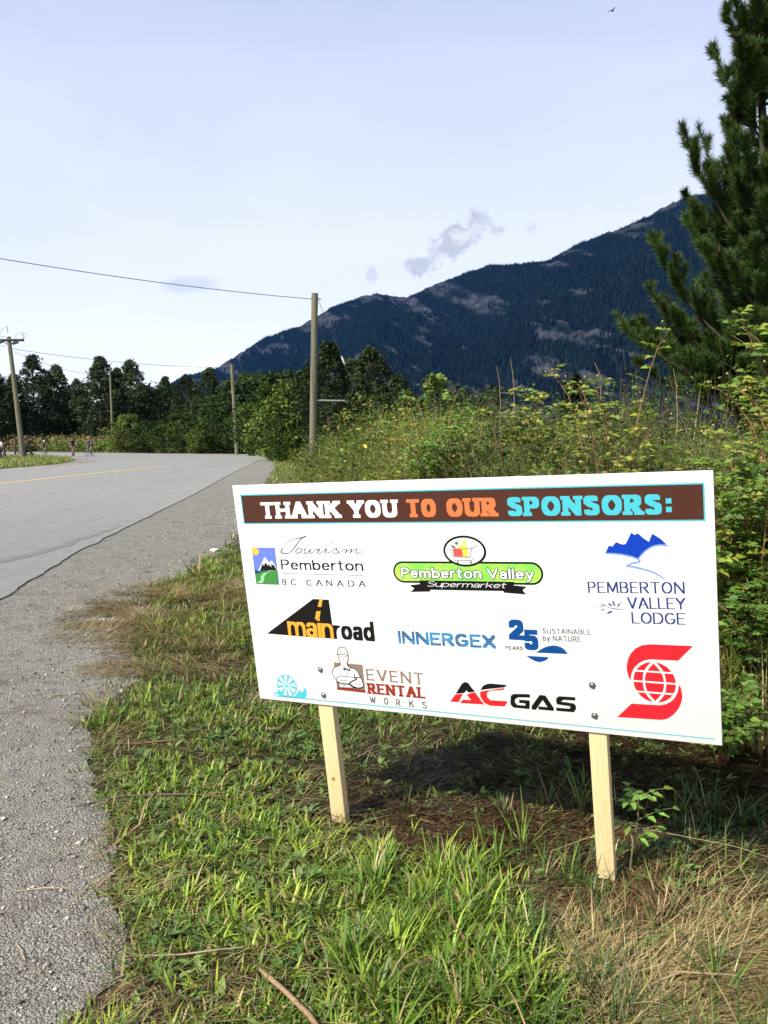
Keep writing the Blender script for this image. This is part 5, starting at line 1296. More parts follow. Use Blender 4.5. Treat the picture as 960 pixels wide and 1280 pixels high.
def leaves4(acc, P, D, Nn, L, W_, col):
    D = D / np.linalg.norm(D, axis=1)[:, None]; S_ = np.cross(Nn, D); S_ /= np.linalg.norm(S_, axis=1)[:, None] + 1e-9; U = np.cross(D, S_)
    n = len(P); L = L[:, None]; W_ = W_[:, None]
    V = np.stack([P - D * L * .5, P + S_ * W_ * .5 + U * L * .1, P + D * L * .5, P - S_ * W_ * .5 + U * L * .1], 1)
    o = (np.arange(n) * 4)[:, None]
    acc.add(V.reshape(-1, 3), np.concatenate([np.concatenate([o, o + 1, o + 2], 1), np.concatenate([o, o + 2, o + 3], 1)]), np.repeat(col, 4, 0))


def make_tree(name, H, Rr, seed, col, label, cat='tree', group=None, nclump=70, per=55, size=.34, base=.12, shape=1.0, loc=(0, 0, 0), top=.16):
    r = np.random.default_rng(seed); o = empty(name, loc, 0, label, cat, group)
    tr = Acc(); q = np.linspace(0, 1, 7); bend = np.cumsum(r.normal(0, .03 * H / 7, (7, 2)), 0) * .5
    tp = np.column_stack([bend, q * H * .93]); tube(tr, tp, np.linspace(H * .016, H * .003, 7), 7)
    z = r.uniform(base, 1, nclump) ** .85
    prof = np.where(z < .45, .6 + .9 * z, 1.0 - .9 * ((z - .45) / .55) ** 1.7 + 0) * Rr * shape
    prof = np.maximum(prof, Rr * top)
    th = r.uniform(0, 6.28, nclump); lobes = 1 + .28 * np.sin(th * 3 + z * 9 + seed) 
    rad = prof * lobes * r.uniform(.35, 1, nclump) ** .6
    C = np.column_stack([np.cos(th) * rad, np.sin(th) * rad, z * H]); C[:, :2] += np.column_stack([np.interp(z, q, tp[:, 0]), np.interp(z, q, tp[:, 1])])
    for k in range(0, nclump, 3):
        zb = max(C[k, 2] - rad[k] * .8, H * .06); b0 = [np.interp(zb / H, q, tp[:, 0]), np.interp(zb / H, q, tp[:, 1]), zb]
        tube(tr, [b0, (np.array(b0) + C[k]) / 2 + [0, 0, .1], C[k]], [H * .005, H * .0035, H * .001], 4, cap=False)
    cr = Acc(); Rc = r.uniform(.10, .26, nclump) * Rr * (1.5 if nclump < 200 else 1.15) * (1.1 - .5 * z)
    cc = np.array(col)[None] * r.uniform(.55, 1.5, (nclump, 1)) * r.uniform(.9, 1.1, (nclump, 3))
    cloud_leaves(r, cr, C, Rc, per, size, cc)
    # fill leaves through the whole crown volume
    link('trunk', tr.mesh('trunk', True), M_BARK, o); link('crown', cr.mesh('crown'), M_FARLEAF, o)
    return o


def make_fir(name, H, Rr, seed, col, label, loc, per=2200, size=.3, cat='tree', group=None):
    r = np.random.default_rng(seed); o = empty(name, loc, 0, label, cat, group); tr = Acc(); tube(tr, [(0, 0, 0), (0, 0, H * .6), (0, 0, H)], [H * .015, H * .009, H * .002], 6)
    z = r.uniform(.05, 1, per) ** .9; th = r.uniform(0, 6.28, per); layer = .75 + .25 * np.cos(z * 60)
    rad = Rr * (1 - z) ** .9 * layer * r.uniform(.25, 1, per) ** .5 + .03
    P = np.column_stack([np.cos(th) * rad, np.sin(th) * rad, z * H - rad * .25]); D = np.column_stack([np.cos(th), np.sin(th), np.full(per, -.25)]) + .3 * rnd_unit(r, per)
    L = r.uniform(.6, 1.3, per) * size; cr = Acc(); leaves4(cr, P, D, np.tile([0, 0, 1.], (per, 1)) + .5 * rnd_unit(r, per), L, L * .5, jitcol(r, col, per, .4))
    link('trunk', tr.mesh('trunk', True), M_BARK, o); link('crown', cr.mesh('crown'), M_FARLEAF, o)
    return o


def place(proto, x, y, rz, sc, label, group=None, used=[]):
    o = proto if proto not in used else copy_tree(proto)
    used.append(proto)
    o.location = (x, y, 0); o.rotation_euler = (0, 0, rz); o.scale = (sc[0], sc[0], sc[1]) if isinstance(sc, tuple) else (sc, sc, sc)
    o['label'] = label
    if group: o['group'] = group
    return o


DK = (0.026, 0.042, 0.016)
TP = [make_tree('broadleaf_tree', 12, 3.0, 300 + i, [DK, (0.034, 0.052, 0.02), (0.024, 0.038, 0.014), (0.042, 0.06, 0.022)][i], 'x', nclump=360, per=26, size=.27, shape=[1, .85, 1.15, .95][i], top=.12) for i in range(4)]
TL = [  # bearing px, top px, distance, proto, width, label
    (-12, 452, 112, 0, 1.2, 'dark tree at the far left edge of the tree line'),
    (22, 470, 118, 1, .9, 'lower dark tree just right of the leaning crossarm pole'),
    (46, 446, 116, 2, .9, 'tall pale crowned tree right of the crossarm pole'),
    (75, 458, 120, 3, .9, 'tall open crowned tree second right of the crossarm pole'),
    (100, 476, 118, 0, .9, 'low dark tree between two taller ones in the far tree line'),
    (127, 449, 114, 1, 1.1, 'tallest dark tree left of the thin middle pole'),
    (150, 462, 121, 2, .7, 'narrow tree right behind the thin middle pole'),
    (167, 452, 116, 3, .95, 'tall feathery tree right of the thin middle pole'),
    (188, 486, 119, 0, .8, 'low dark tree in the dip right of the feathery tree'),
    (210, 473, 117, 1, .9, 'medium dark tree in the middle of the far tree line'),
    (235, 470, 110, 2, .8, 'medium dark tree under the left foot of the mountain'),
    (263, 463, 104, 0, 1.0, 'rounded tree left of the second bare pole'),
    (284, 482, 98, 3, .9, 'small tree touching the left side of the second bare pole'),
]
for (xp_, yt, D_, pi, wd_, lab) in TL:
    h = 1.6 + (548 - yt) / 1072 * D_
    place(TP[pi], (xp_ - 480) / 1072 * D_, D_, xp_ * 1.7, (h / 12 * wd_ * 1.05, h / 12), lab, 'trees in the far tree line')
# the wood behind them
r = np.random.default_rng(500); wa = Acc()
xw = r.uniform(-170, 20, 420); yw = r.uniform(122, 165, 420); hw_ = r.uniform(6, 10.5, 420)
C = np.column_stack([np.repeat(xw, 5), np.repeat(yw, 5), (np.repeat(hw_, 5) * np.tile([.15, .35, .55, .75, .95], 420))]); C[:, :2] += r.normal(0, 1.2, (len(C), 2))
cloud_leaves(r, wa, C, r.uniform(1.0, 1.8, len(C)), 30, .75, np.array([DK]) * r.uniform(.5, 1.2, (len(C), 1)))
tag(link('far_wood', wa.mesh('far_wood'), M_FARLEAF), 'dark mass of woodland behind the tree line', 'wood', kind='stuff')

# bushes round the outside of the bend
BP = [make_tree('bush', 4.0, 2.3, 400 + i, [(0.05, 0.082, 0.016), (0.03, 0.055, 0.013), (0.075, 0.105, 0.018)][i], 'x', cat='bush', nclump=260, per=26, size=.19, base=.02, shape=1.15, top=.45) for i in range(3)]
BL_ = [(160, 520, 97, 2, .9, 'olive green bush at the foot of the thin middle pole'), (192, 527, 95, 1, 1.3, 'round dark bush right of the thin middle pole'), (225, 518, 93, 0, 1.1, 'large bush by the bend left of centre'), (252, 531, 90, 2, .8, 'low light bush beside the bend'),
       (270, 512, 91, 1, 1.0, 'dark bush left of the second bare pole'), (272, 528, 93, 0, .8, 'bright leaved bush just left of the second bare pole'), (325, 508, 90, 1, 1.0, 'dark bush right of the second bare pole'), (341, 484, 80, 0, .9, 'tall bush between the two bare poles'),
       (362, 502, 66, 1, .9, 'dark green bush where the verge narrows'), (372, 480, 62, 2, .9, 'tall bush close behind the nearest pole'), (356, 526, 60, 0, .8, 'low bush at the verge edge between the poles'),
       (300, 478, 100, 1, 1.3, 'tall dark bush behind the second bare pole'), (325, 470, 108, 1, 1.3, 'farthest tall bush left of the nearest pole'), (362, 468, 95, 1, 1.3, 'dark tree sized bush behind the nearest pole')]
for (xp_, yt, D_, pi, wd_, lab) in BL_:
    h = 1.6 + (548 - yt) / 1072 * D_
    place(BP[pi], (xp_ - 480) / 1072 * D_, D_, xp_ * 1.3, (min(h / 4, 1.6) * wd_, h / 4), lab, 'bushes around the bend')
ML = [(412, 431, 52, 0, 'dark leafy tree just right of the nearest pole'), (462, 437, 58, 3, 'thin topped tree second right of the nearest pole'), (440, 452, 60, 1, 'lower tree between the two right of the nearest pole'), (385, 462, 62, 2, 'dark tree directly behind the nearest pole'), (497, 470, 56, 2, 'rounded dark tree at the left foot of the big slope')]
for (xp_, yt, D_, pi, lab) in ML:
    h = 1.6 + (548 - yt) / 1072 * D_
    place(TP[pi], (xp_ - 480) / 1072 * D_, D_, xp_ * 2.1, (h / 12 * 1.15, h / 12), lab)
make_tree('broadleaf_tree', 4.2, 1.1, 610, (0.13, 0.19, 0.04), 'small light green tree standing above the thicket at mid picture', nclump=45, per=70, size=.16, loc=((543 - 480) / 1072 * 34, 34, 0), base=.1)
make_fir('fir_tree', 1.6 + 76 / 1072 * 32 + .1, 2.0, 611, (0.03, 0.055, 0.022), 'small dark conical fir behind the thicket left of the pine', ((718 - 480) / 1072 * 32, 32, 0))

# weeds along the far side of the road
fa = Acc(); r = np.random.default_rng(520); q = smooth_line([(p[0] + .8, p[1] + 2.2) for p in VERGE[18:]]); s_ = np.linspace(0, 1, len(q))
n = 900; k = r.uniform(0, .75, n); C = np.column_stack([np.interp(k, s_, q[:, 0]), np.interp(k, s_, q[:, 1]), r.uniform(.15, 1.3, n)]); C[:, :2] += r.normal(0, 1.0, (n, 2)) + [0, 1.0]
cloud_leaves(r, fa, C, r.uniform(.35, .8, n), 34, .20, np.array([(0.10, 0.15, 0.03)]) * r.uniform(.6, 1.5, (n, 1)))
C = np.column_stack([r.uniform(-130, -20, 1200), r.uniform(104, 119, 1200), r.uniform(.5, 1.7, 1200)])
cloud_leaves(r, fa, C, r.uniform(.4, .9, 1200), 22, .28, np.array([(0.19, 0.15, 0.07)]) * r.uniform(.6, 1.4, (1200, 1)))
tag(link('far_verge_weeds', fa.mesh('far_verge_weeds'), M_FARLEAF), 'green and brown weeds along the far side of the road', 'weeds', kind='stuff')
# grass island inside the bend
ia = Acc(); r = np.random.default_rng(530); n = 26000
yy_ = r.uniform(40, 76, n); xl = np.interp(yy_, [40, 50, 57.5, 66, 74, 76], [-19.9, -20.0, -20.8, -23.7, -29.7, -31]); xx = xl - .2 - 26 * r.uniform(0, 1, n) ** 1.5
blades(ia, np.column_stack([xx, yy_]), r.uniform(.10, .38, n), r.uniform(.03, .06, n), r.uniform(0, 6.28, n), np.abs(r.normal(.2, .3, n)), r.uniform(0, .9, n), np.where(r.uniform(0, 1, (n, 1)) < .75, jitcol(r, (0.17, 0.22, 0.05), n, .3), jitcol(r, (0.30, 0.26, 0.11), n, .3)), z=np.zeros(n), nseg=2)
tag(link('island_grass', ia.mesh('island_grass'), M_GRASS), 'mown grass on the inside of the bend', 'grass', kind='stuff')

# ------------------------------------------------------------------ the pine on the right
r = np.random.default_rng(808); PY = 12.0
pine = empty('pine_tree', (5.35, PY, 0), 0, 'large dark green pine with upswept bushy branches filling the right edge', 'tree')
wood = Acc(); ndl = Acc()
def loc(xp_, yp_, dy=0):
    xp_, yp_ = adj(xp_, yp_)
    return np.array([(xp_ - 480) / 1072 * (PY + dy) - 5.35, dy, 1.6 + (548 - yp_) / 1072 * (PY + dy)])
tx = [(1000, 690), (985, 560), (975, 440), (965, 320), (957, 200), (950, 100), (946, 2)]
trunk = np.array([loc(*p) for p in tx]); trunk[0, 2] = 0
tacc = Acc(); tube(tacc, trunk, [.17, .15, .125, .10, .07, .04, .012], 9)
link('trunk', tacc.mesh('trunk', True), M_BARK, pine)


def needles(pts, r0, n):
    """needles along a shoot polyline, longer and denser to the tip"""
    pts = np.asarray(pts); m = len(pts) - 1; t_ = r.uniform(0, 1, n) ** .8 * m; i = np.minimum(t_.astype(int), m - 1)
    B = pts[i] + (pts[i + 1] - pts[i]) * (t_ - i)[:, None]; A = pts[i + 1] - pts[i]; A /= np.linalg.norm(A, axis=1)[:, None]
    u = rnd_unit(r, n); u -= A * (u * A).sum(1)[:, None]; u /= np.linalg.norm(u, axis=1)[:, None]
    sp = r.uniform(.35, 1.2, n)[:, None]; D = A * np.cos(sp) + u * np.sin(sp) + [0, 0, .12]; D /= np.linalg.norm(D, axis=1)[:, None]
    L = r.uniform(.09, .155, n)[:, None] * r0; S_ = np.cross(D, rnd_unit(r, n)); S_ /= np.linalg.norm(S_, axis=1)[:, None]; w = .0045
    V = np.stack([B - S_ * w, B + S_ * w, B + D * L], 1); o = (np.arange(n) * 3)[:, None]
    tone = r.uniform(.5, 1.5) ; brown = r.uniform(0, 1, (n, 1)) < .03
    col = np.where(brown, (0.20, 0.11, 0.05), np.array([0.033, 0.066, 0.011]) * tone * r.uniform(.6, 1.5, (n, 1)))
    ndl.add(V.reshape(-1, 3), np.concatenate([o, o + 1, o + 2], 1), np.repeat(col, 3, 0))


def curve(a, b_, up, n=7):
    q = np.linspace(0, 1, n)[:, None]; mid = a + (b_ - a) * np.array([.62, .62, .35]) - [0, 0, up]
    return (1 - q) ** 2 * a + 2 * q * (1 - q) * mid + q * q * b_


def branch(a, tip, up=.12, shoots=10, ln=(.22, .5), nn=300):
    pts = curve(a, tip, up, 9) + np.cumsum(r.normal(0, .012, (9, 3)), 0) * np.linspace(0, 1, 9)[:, None]
    Lb = np.linalg.norm(tip - a); tube(wood, pts, np.linspace(.008 + .010 * Lb, .003, 9), 5, (0.06, 0.045, 0.035), cap=False)
    needles(pts[5:], 1.0, int(nn * 1.6))
    for k in range(int(shoots * 1.35)):
        t_ = r.uniform(.12, .97); i = int(t_ * 8); b0 = pts[i] + (pts[min(i + 1, 8)] - pts[i]) * (t_ * 8 - i)
        A = pts[min(i + 1, 8)] - pts[max(i - 1, 0)]; A /= np.linalg.norm(A); u = rnd_unit(r, 1)[0]; u -= A * u.dot(A); u /= np.linalg.norm(u); u[2] = abs(u[2]) * .6 
        d = A * .75 + u * .8 + [0, 0, .35]; d /= np.linalg.norm(d); l_ = r.uniform(*ln) * min(1, .5 + Lb * .35) * min(1, .30 + 1.1 * (1 - t_))
        e_ = b0 + d * l_ + [0, 0, l_ * .22]; sp_ = curve(b0, e_, .03, 5); tube(wood, sp_, np.linspace(.006, .003, 5), 4, (0.16, 0.10, 0.05), cap=False)
        needles(sp_[1:], r.uniform(.85, 1.1), nn)
        if l_ > .3 and r.uniform() < .7:
            for _ in range(2):
                j = 2; u2 = rnd_unit(r, 1)[0] * .6; d2 = d + u2 + [0, 0, .3]; d2 /= np.linalg.norm(d2); needles([sp_[j], sp_[j] + d2 * .12, sp_[j] + d2 * .25 + [0, 0, .03]], .95, int(nn * .75))


def onT(z): return np.array([np.interp(z, trunk[:, 2], trunk[:, k]) for k in range(3)])


def tz(yp_): return 1.6 + (548 - adj(480, yp_)[1]) / 1072 * PY
VIS = [((907, 52), 175, .1, 9), ((922, 95), 170, -.2, 7), ((936, 40), 120, .1, 5), ((961, 45), 120, 0, 5), ((916, 150), 240, .2, 9), ((876, 146), 330, .1, 14), ((849, 158), 345, -.15, 14), ((862, 230), 350, .2, 9), ((899, 175), 330, -.3, 12), ((858, 262), 380, .3, 8), ((870, 300), 400, -.2, 10), ((905, 270), 380, .35, 12),
       ((815, 297), 470, .1, 16), ((800, 352), 485, -.1, 12), ((835, 370), 490, .3, 12), ((776, 396), 500, .1, 14), ((772, 405), 505, -.35, 8), ((808, 402), 505, .3, 12), ((850, 400), 500, .5, 12), ((880, 360), 470, .5, 12), ((826, 440), 520, .2, 10), ((868, 440), 525, .5, 12), ((905, 420), 520, .6, 12), ((930, 350), 460, .6, 12), ((935, 250), 360, .5, 12), ((795, 452), 530, -.2, 8)]
for (tip, yb, dy, ns) in VIS:
    a = onT(max(tz(yb) , .8)); b_ = loc(*tip); b_[1] = dy; branch(a, b_, .18 if tip[1] > 280 else .12, ns)
for k in range(80):
    z = r.uniform(1.3, 7.0); a = onT(z); az_ = r.uniform(-1.45, 2.2) if k % 4 else r.uniform(2.2, 4.8)
    Lb = (2.3 * (1 - (z / 8.1)) ** .75 + .18) * r.uniform(.7, 1.0)
    if 2.2 <= az_ <= 4.8: Lb *= .45 if z > 4.2 else .6
    elif z > 4.6: Lb *= .7
    tip = a + [math.cos(az_) * Lb, math.sin(az_) * Lb, Lb * r.uniform(.5, .85)]
    branch(a, tip, .15, 8, nn=230)
for k in range(75):
    z = r.uniform(1.6, 7.6); a = onT(z); az_ = r.uniform(-2.75, -.35); Lb = r.uniform(.35, .95) * min(1, (8.3 - z) / 3 + .15)
    branch(a, a + [math.cos(az_) * Lb, math.sin(az_) * Lb, Lb * r.uniform(.7, 1.1)], .06, 6, ln=(.2, .42), nn=210)
for k in range(26):
    z = r.uniform(6.6, trunk[-1, 2] - .25); a = onT(z); az_ = r.uniform(0, 6.28); Lb = .12 + .2 * (trunk[-1, 2] - z)
    e_ = a + [math.cos(az_) * Lb * .8, math.sin(az_) * Lb * .8, Lb * 1.3]; needles(curve(a, e_, .02, 5), .95, 260)
needles(np.array([onT(z) for z in np.linspace(trunk[-1, 2] - 1.5, trunk[-1, 2], 8)]), .9, 1100)
link('branches', wood.mesh('branches', True), M_BARK, pine); link('needles', ndl.mesh('needles'), M_NEEDLE, pine)

# ------------------------------------------------------------------ poles and wires
M_POLE = mat('weathered_pole', (0.135, 0.13, 0.085), rough=0.9, noise=0.3, nscale=6, bump=0.01, bscale=20, stretch=(6, 6, .4))
M_WIRE = mat('wire', (0.06, 0.06, 0.065), rough=0.5)
M_CER = mat('insulator', (0.55, 0.55, 0.52), rough=0.25)
M_ARM = mat('dark_timber', (0.05, 0.045, 0.04), rough=0.9)


def pole(name, base, top, r0, r1, label):
    o = empty(name, base, 0, label, 'utility pole'); acc = Acc(); T_ = np.array(top) - np.array(base)
    tube(acc, [(0, 0, -.3), T_ * .5, T_], [r0, (r0 + r1) / 2, r1], 12); link('pole_shaft', acc.mesh('pole_shaft', True), M_POLE, o)
    return o, T_


def wire_pts(a, b_, sag, n=24):
    q = np.linspace(0, 1, n)[:, None]; return np.array(a) * (1 - q) + np.array(b_) * q - np.array([0, 0, 1]) * sag * 4 * q * (1 - q)


def wire(name, a, b_, sag, rad, label):
    acc = Acc(); tube(acc, wire_pts(a, b_, sag), rad, 5); return tag(link(name, acc.mesh(name), M_WIRE), label, 'wire')


def child_tube(o, name, pts, rad, m, sides=8):
    acc = Acc(); tube(acc, pts, rad, sides); return link(name, acc.mesh(name, True), m, o)


NP = np.array([-3.34, 40, 0]); NT = np.array([-3.17, 40, 8.22])
o, T_ = pole('utility_pole', NP, NT, .165, .15, 'nearest tall bare wooden pole rising from the thicket left of centre')
child_tube(o, 'wire_bracket', [T_ + [-.2, 0, -.25], T_ + [.28, 0, -.25]], .03, M_STEEL)
child_tube(o, 'side_bar', [(.35, 0, 3.35), (1.55, .0, 3.33)], .05, M_STEEL)
child_tube(o, 'side_bar_bracket', [(.08, 0, 3.35), (.36, 0, 3.35)], .03, M_STEEL)
ga_, gb_ = T_ + [.15, 0, -.3], np.array([3.6, 1.5, .0])
child_tube(o, 'guy_wire', [ga_, gb_], .012, M_WIRE, 5); mid = ga_ + (gb_ - ga_) * .34; dv = (gb_ - ga_) / np.linalg.norm(gb_ - ga_)
child_tube(o, 'guy_insulator', [mid - dv * .22, mid - dv * .1, mid + dv * .1, mid + dv * .22], [.02, .05, .05, .02], M_CER)
wire('power_wire', NT + [-.2, 0, -.25], (-17.6, 27.0, 8.15), .25, .015, 'dark overhead wire running from the nearest pole out to the left')
P2b, P2t = np.array([-14.45, 84.5, 0]), np.array([-14.85, 84.5, 1.6 + 91 / 1072 * 84.5])
o, T2 = pole('utility_pole', P2b, P2t, .19, .16, 'second bare wooden pole standing at the outside of the bend')
for k, (fx, fz, fs) in enumerate(((3.4, 0, .58), (2.6, 0, .75))):
    ga_, gb_ = T2 * (.97 if k == 0 else .72), np.array([fx, .5, fz]); child_tube(o, 'guy_wire', [ga_, gb_], .014, M_WIRE, 5); mid = ga_ + (gb_ - ga_) * fs; dv = (gb_ - ga_) / np.linalg.norm(gb_ - ga_)
    child_tube(o, 'guy_insulator', [mid - dv * .25, mid + dv * .25], .07, M_CER)
P3b, P3t = np.array([(142.5 - 480) / 1072 * 104, 104, 0]), np.array([(141 - 480) / 1072 * 104, 104, 1.6 + 83 / 1072 * 104])
o, T3 = pole('utility_pole', P3b, P3t, .15, .12, 'thin grey pole in front of the far dark tree line')
P4b, P4t = np.array([(30 - 480) / 1072 * 68, 68, 0]), np.array([(17.2 - 480) / 1072 * 68, 68, 1.6 + 125 / 1072 * 68])
o, T4 = pole('utility_pole', P4b, P4t, .21, .15, 'leaning wooden pole with a crossarm at the far left')
k68 = 68 / 1072


def l4(x, y, d=0): return np.array([(x - 30) * k68, d, 1.6 + (548 - y) * k68])
acc = Acc(); tube(acc, [l4(-6, 427.6, -.15), l4(37, 427.4, -.15)], .10, 4); ca_ = link('crossarm', acc.mesh('crossarm'), M_ARM, o)
for (p, q_) in (((10, 428), (16, 432.5)), ((27, 428), (20, 432.5))): child_tube(o, 'brace', [l4(*p, -.12), l4(*q_, -.12)], .035, M_ARM)
for (x, y0_, y1_) in ((16.7, 419, 410), (35.3, 426, 418.5), (1, 426, 419)):
    child_tube(o, 'insulator', [l4(x + .4, y0_, -.15), l4(x, (y0_ + y1_) / 2, -.15), l4(x - .1, y1_, -.15)], [.03, .07, .05], M_CER)
for a, b_ in (((5, 431.5), (11, 429)), ((23, 432), (30, 430))): child_tube(o, 'fuse_cutout', [l4(*a, -.2), l4(*b_, -.2)], .10, M_ARM)
for ln in (((16.5, 410), (11, 414), (7, 421), (5.5, 431)), ((25.5, 427), (27, 421), (31, 419), (35, 418.5)), ((35, 418.5), (42, 419), (40, 422), (36, 426))):
    child_tube(o, 'jumper_wire', spl := np.array([l4(*p, -.15) for p in ln]), .013, M_WIRE, 5)
A4 = P4b
wire('power_wire', A4 + l4(14.5, 424, -.15), A4 + l4(-40, 408, -14), .1, .016, 'upper wire running left from the crossarm pole')
wire('power_wire', A4 + l4(6, 426.5, -.15), A4 + l4(-45, 416, -14), .1, .016, 'second wire running left from the crossarm pole')
wire('power_wire', A4 + l4(15, 434.5, -.15), A4 + l4(-40, 446, -10), .1, .016, 'lower wire sloping down left from the crossarm pole')
wire('power_wire', A4 + l4(22, 438, 0), P2t + [-.15, 0, -.3], .35, .018, 'wire spanning from the crossarm pole to the second bare pole')
wire('power_wire', A4 + l4(23, 441.5, 0), P3t + [-.15, 0, -.5], .5, .016, 'faint wire from the crossarm pole to the thin far pole')

# fence posts and dark scrub at the left
M_FENCE = mat('old_fence_wood', (0.055, 0.045, 0.035), rough=0.95, noise=.3, nscale=8)
fe = empty('wire_fence', (-28, 66, 0), 0, 'low wire fence of dark wooden posts on the grass island at the left edge', 'fence')
fps = [(6.5, 572.5, 556), (20, 569, 556), (25, 567.5, 555.5), (33, 569, 553.5)]
tops = []
for (x, yb, yt) in fps:
    Yd = 1.6 * 1072 / (yb - 548); b0 = np.array([(x - 480) / 1072 * Yd, Yd, 0]) - [-28, 66, 0]; h_ = (yb - yt) / 1072 * Yd
    child_tube(fe, 'fence_post', [b0, b0 + [0.02, 0, h_ * .5], b0 + [-.03, 0, h_]], [.12, .11, .09], M_FENCE); tops.append(b0 + [0, 0, h_])
for f_ in (.9, .55):
    child_tube(fe, 'fence_wire', [p * [1, 1, f_] for p in tops], .012, M_WIRE, 4)
DP = make_tree('bush', 1.35, .55, 707, (0.03, 0.04, 0.018), 'small dark scrub bush at the foot of the crossarm pole', cat='bush', nclump=30, per=60, size=.11, base=.03, loc=((38.5 - 480) / 1072 * 74, 74, 0), top=.4)

# ------------------------------------------------------------------ people
def skin_body(name, joints, edges, radii, m, parent, smooth=2, root=0):
    me = bpy.data.meshes.new(name); me.from_pydata(joints, edges, []); o = bpy.data.objects.new(name, me); COL.objects.link(o)
    sk = o.modifiers.new('skin', 'SKIN'); sk.use_smooth_shade = True; sv = me.skin_vertices[0].data
    for i, rr_ in enumerate(radii): sv[i].radius = (rr_, rr_) if not hasattr(rr_, '__len__') else rr_; sv[i].use_root = (i == root)
    ss_ = o.modifiers.new('sub', 'SUBSURF'); ss_.levels = 1; ss_.render_levels = 1
    dg = bpy.context.evaluated_depsgraph_get(); em = bpy.data.meshes.new_from_object(o.evaluated_get(dg)); em.name = name
    bpy.data.objects.remove(o); bpy.data.meshes.remove(me); em.materials.clear()
    return link(name, em, m, parent)


M_SKIN = mat('skin', (0.26, 0.14, 0.09), rough=.55); M_DARKC = mat('dark_cloth', (0.018, 0.018, 0.022), rough=.8); M_WHITEC = mat('white_cloth', (0.75, 0.75, 0.75), rough=.8); M_NAVYC = mat('navy_cloth', (0.03, 0.035, 0.12), rough=.8)
M_REDC = mat('orange_red_plastic', (0.55, 0.08, 0.03), rough=.35); M_BLKP = mat('black_plastic', (0.015, 0.015, 0.015), rough=.35); M_WHP = mat('white_plastic', (0.8, 0.8, 0.8), rough=.35); M_TYRE = mat('tyre_rubber', (0.02, 0.02, 0.02), rough=.8); M_ALU = mat('bike_metal', (0.25, 0.25, 0.27), rough=.35, metal=.6); M_HAIR = mat('dark_hair', (0.03, 0.02, 0.015), rough=.7)


def bicycle(loc_, rz, sc, label):
    o = empty('bicycle', loc_, rz, label, 'bicycle'); o.scale = (sc,) * 3
    for y in (-.52, .52):
        acc = Acc(); th = np.linspace(0, 2 * np.pi, 25); tube(acc, np.column_stack([0 * th, y + .33 * np.cos(th), .34 + .33 * np.sin(th)]), .022, 6, cap=False)
        w_ = link('wheel', acc.mesh('wheel', True), M_TYRE, o); acc = Acc()
        for k in range(8): a_ = k * math.pi / 8; tube(acc, [(0, y - .32 * math.cos(a_), .34 - .32 * math.sin(a_)), (0, y + .32 * math.cos(a_), .34 + .32 * math.sin(a_))], .003, 3)
        tube(acc, [(-.04, y, .34), (.04, y, .34)], .02, 6); link('spokes', acc.mesh('spokes'), M_ALU, w_)
    acc = Acc()
    for a_, b_ in (((0, -.52, .34), (0, -.12, .30)), ((0, -.12, .30), (0, -.2, .85)), ((0, -.52, .34), (0, -.19, .78)), ((0, -.12, .30), (0, .36, .75)), ((0, -.19, .80), (0, .34, .86)), ((0, .34, .92), (0, .40, .72)), ((0.04, .40, .72), (0.045, .52, .34)), ((-0.04, .40, .72), (-0.045, .52, .34))): tube(acc, [a_, b_], .018, 6)
    link('frame', acc.mesh('frame', True), M_ALU, o)
    child_tube(o, 'handlebar', [(-.29, .32, 1.0), (-.15, .38, 1.0), (0, .36, .97), (.15, .38, 1.0), (.29, .32, 1.0)], .014, M_BLKP, 6)
    child_tube(o, 'saddle', [(0, -.34, .92), (0, -.25, .93), (0, -.08, .92)], [.07, .06, .025], M_BLKP, 8)
    child_tube(o, 'crank', [(-.14, -.12, .14), (-.06, -.12, .14), (-.06, -.12, .46), (.06, -.12, .14), (.14, -.12, .14)][:3] , .012, M_ALU, 5)
    child_tube(o, 'crank', [(.14, -.12, .46), (.06, -.12, .46), (.06, -.12, .30)], .012, M_ALU, 5)
    return o


def head(o, c, helmet, face_dir=1):
    pass


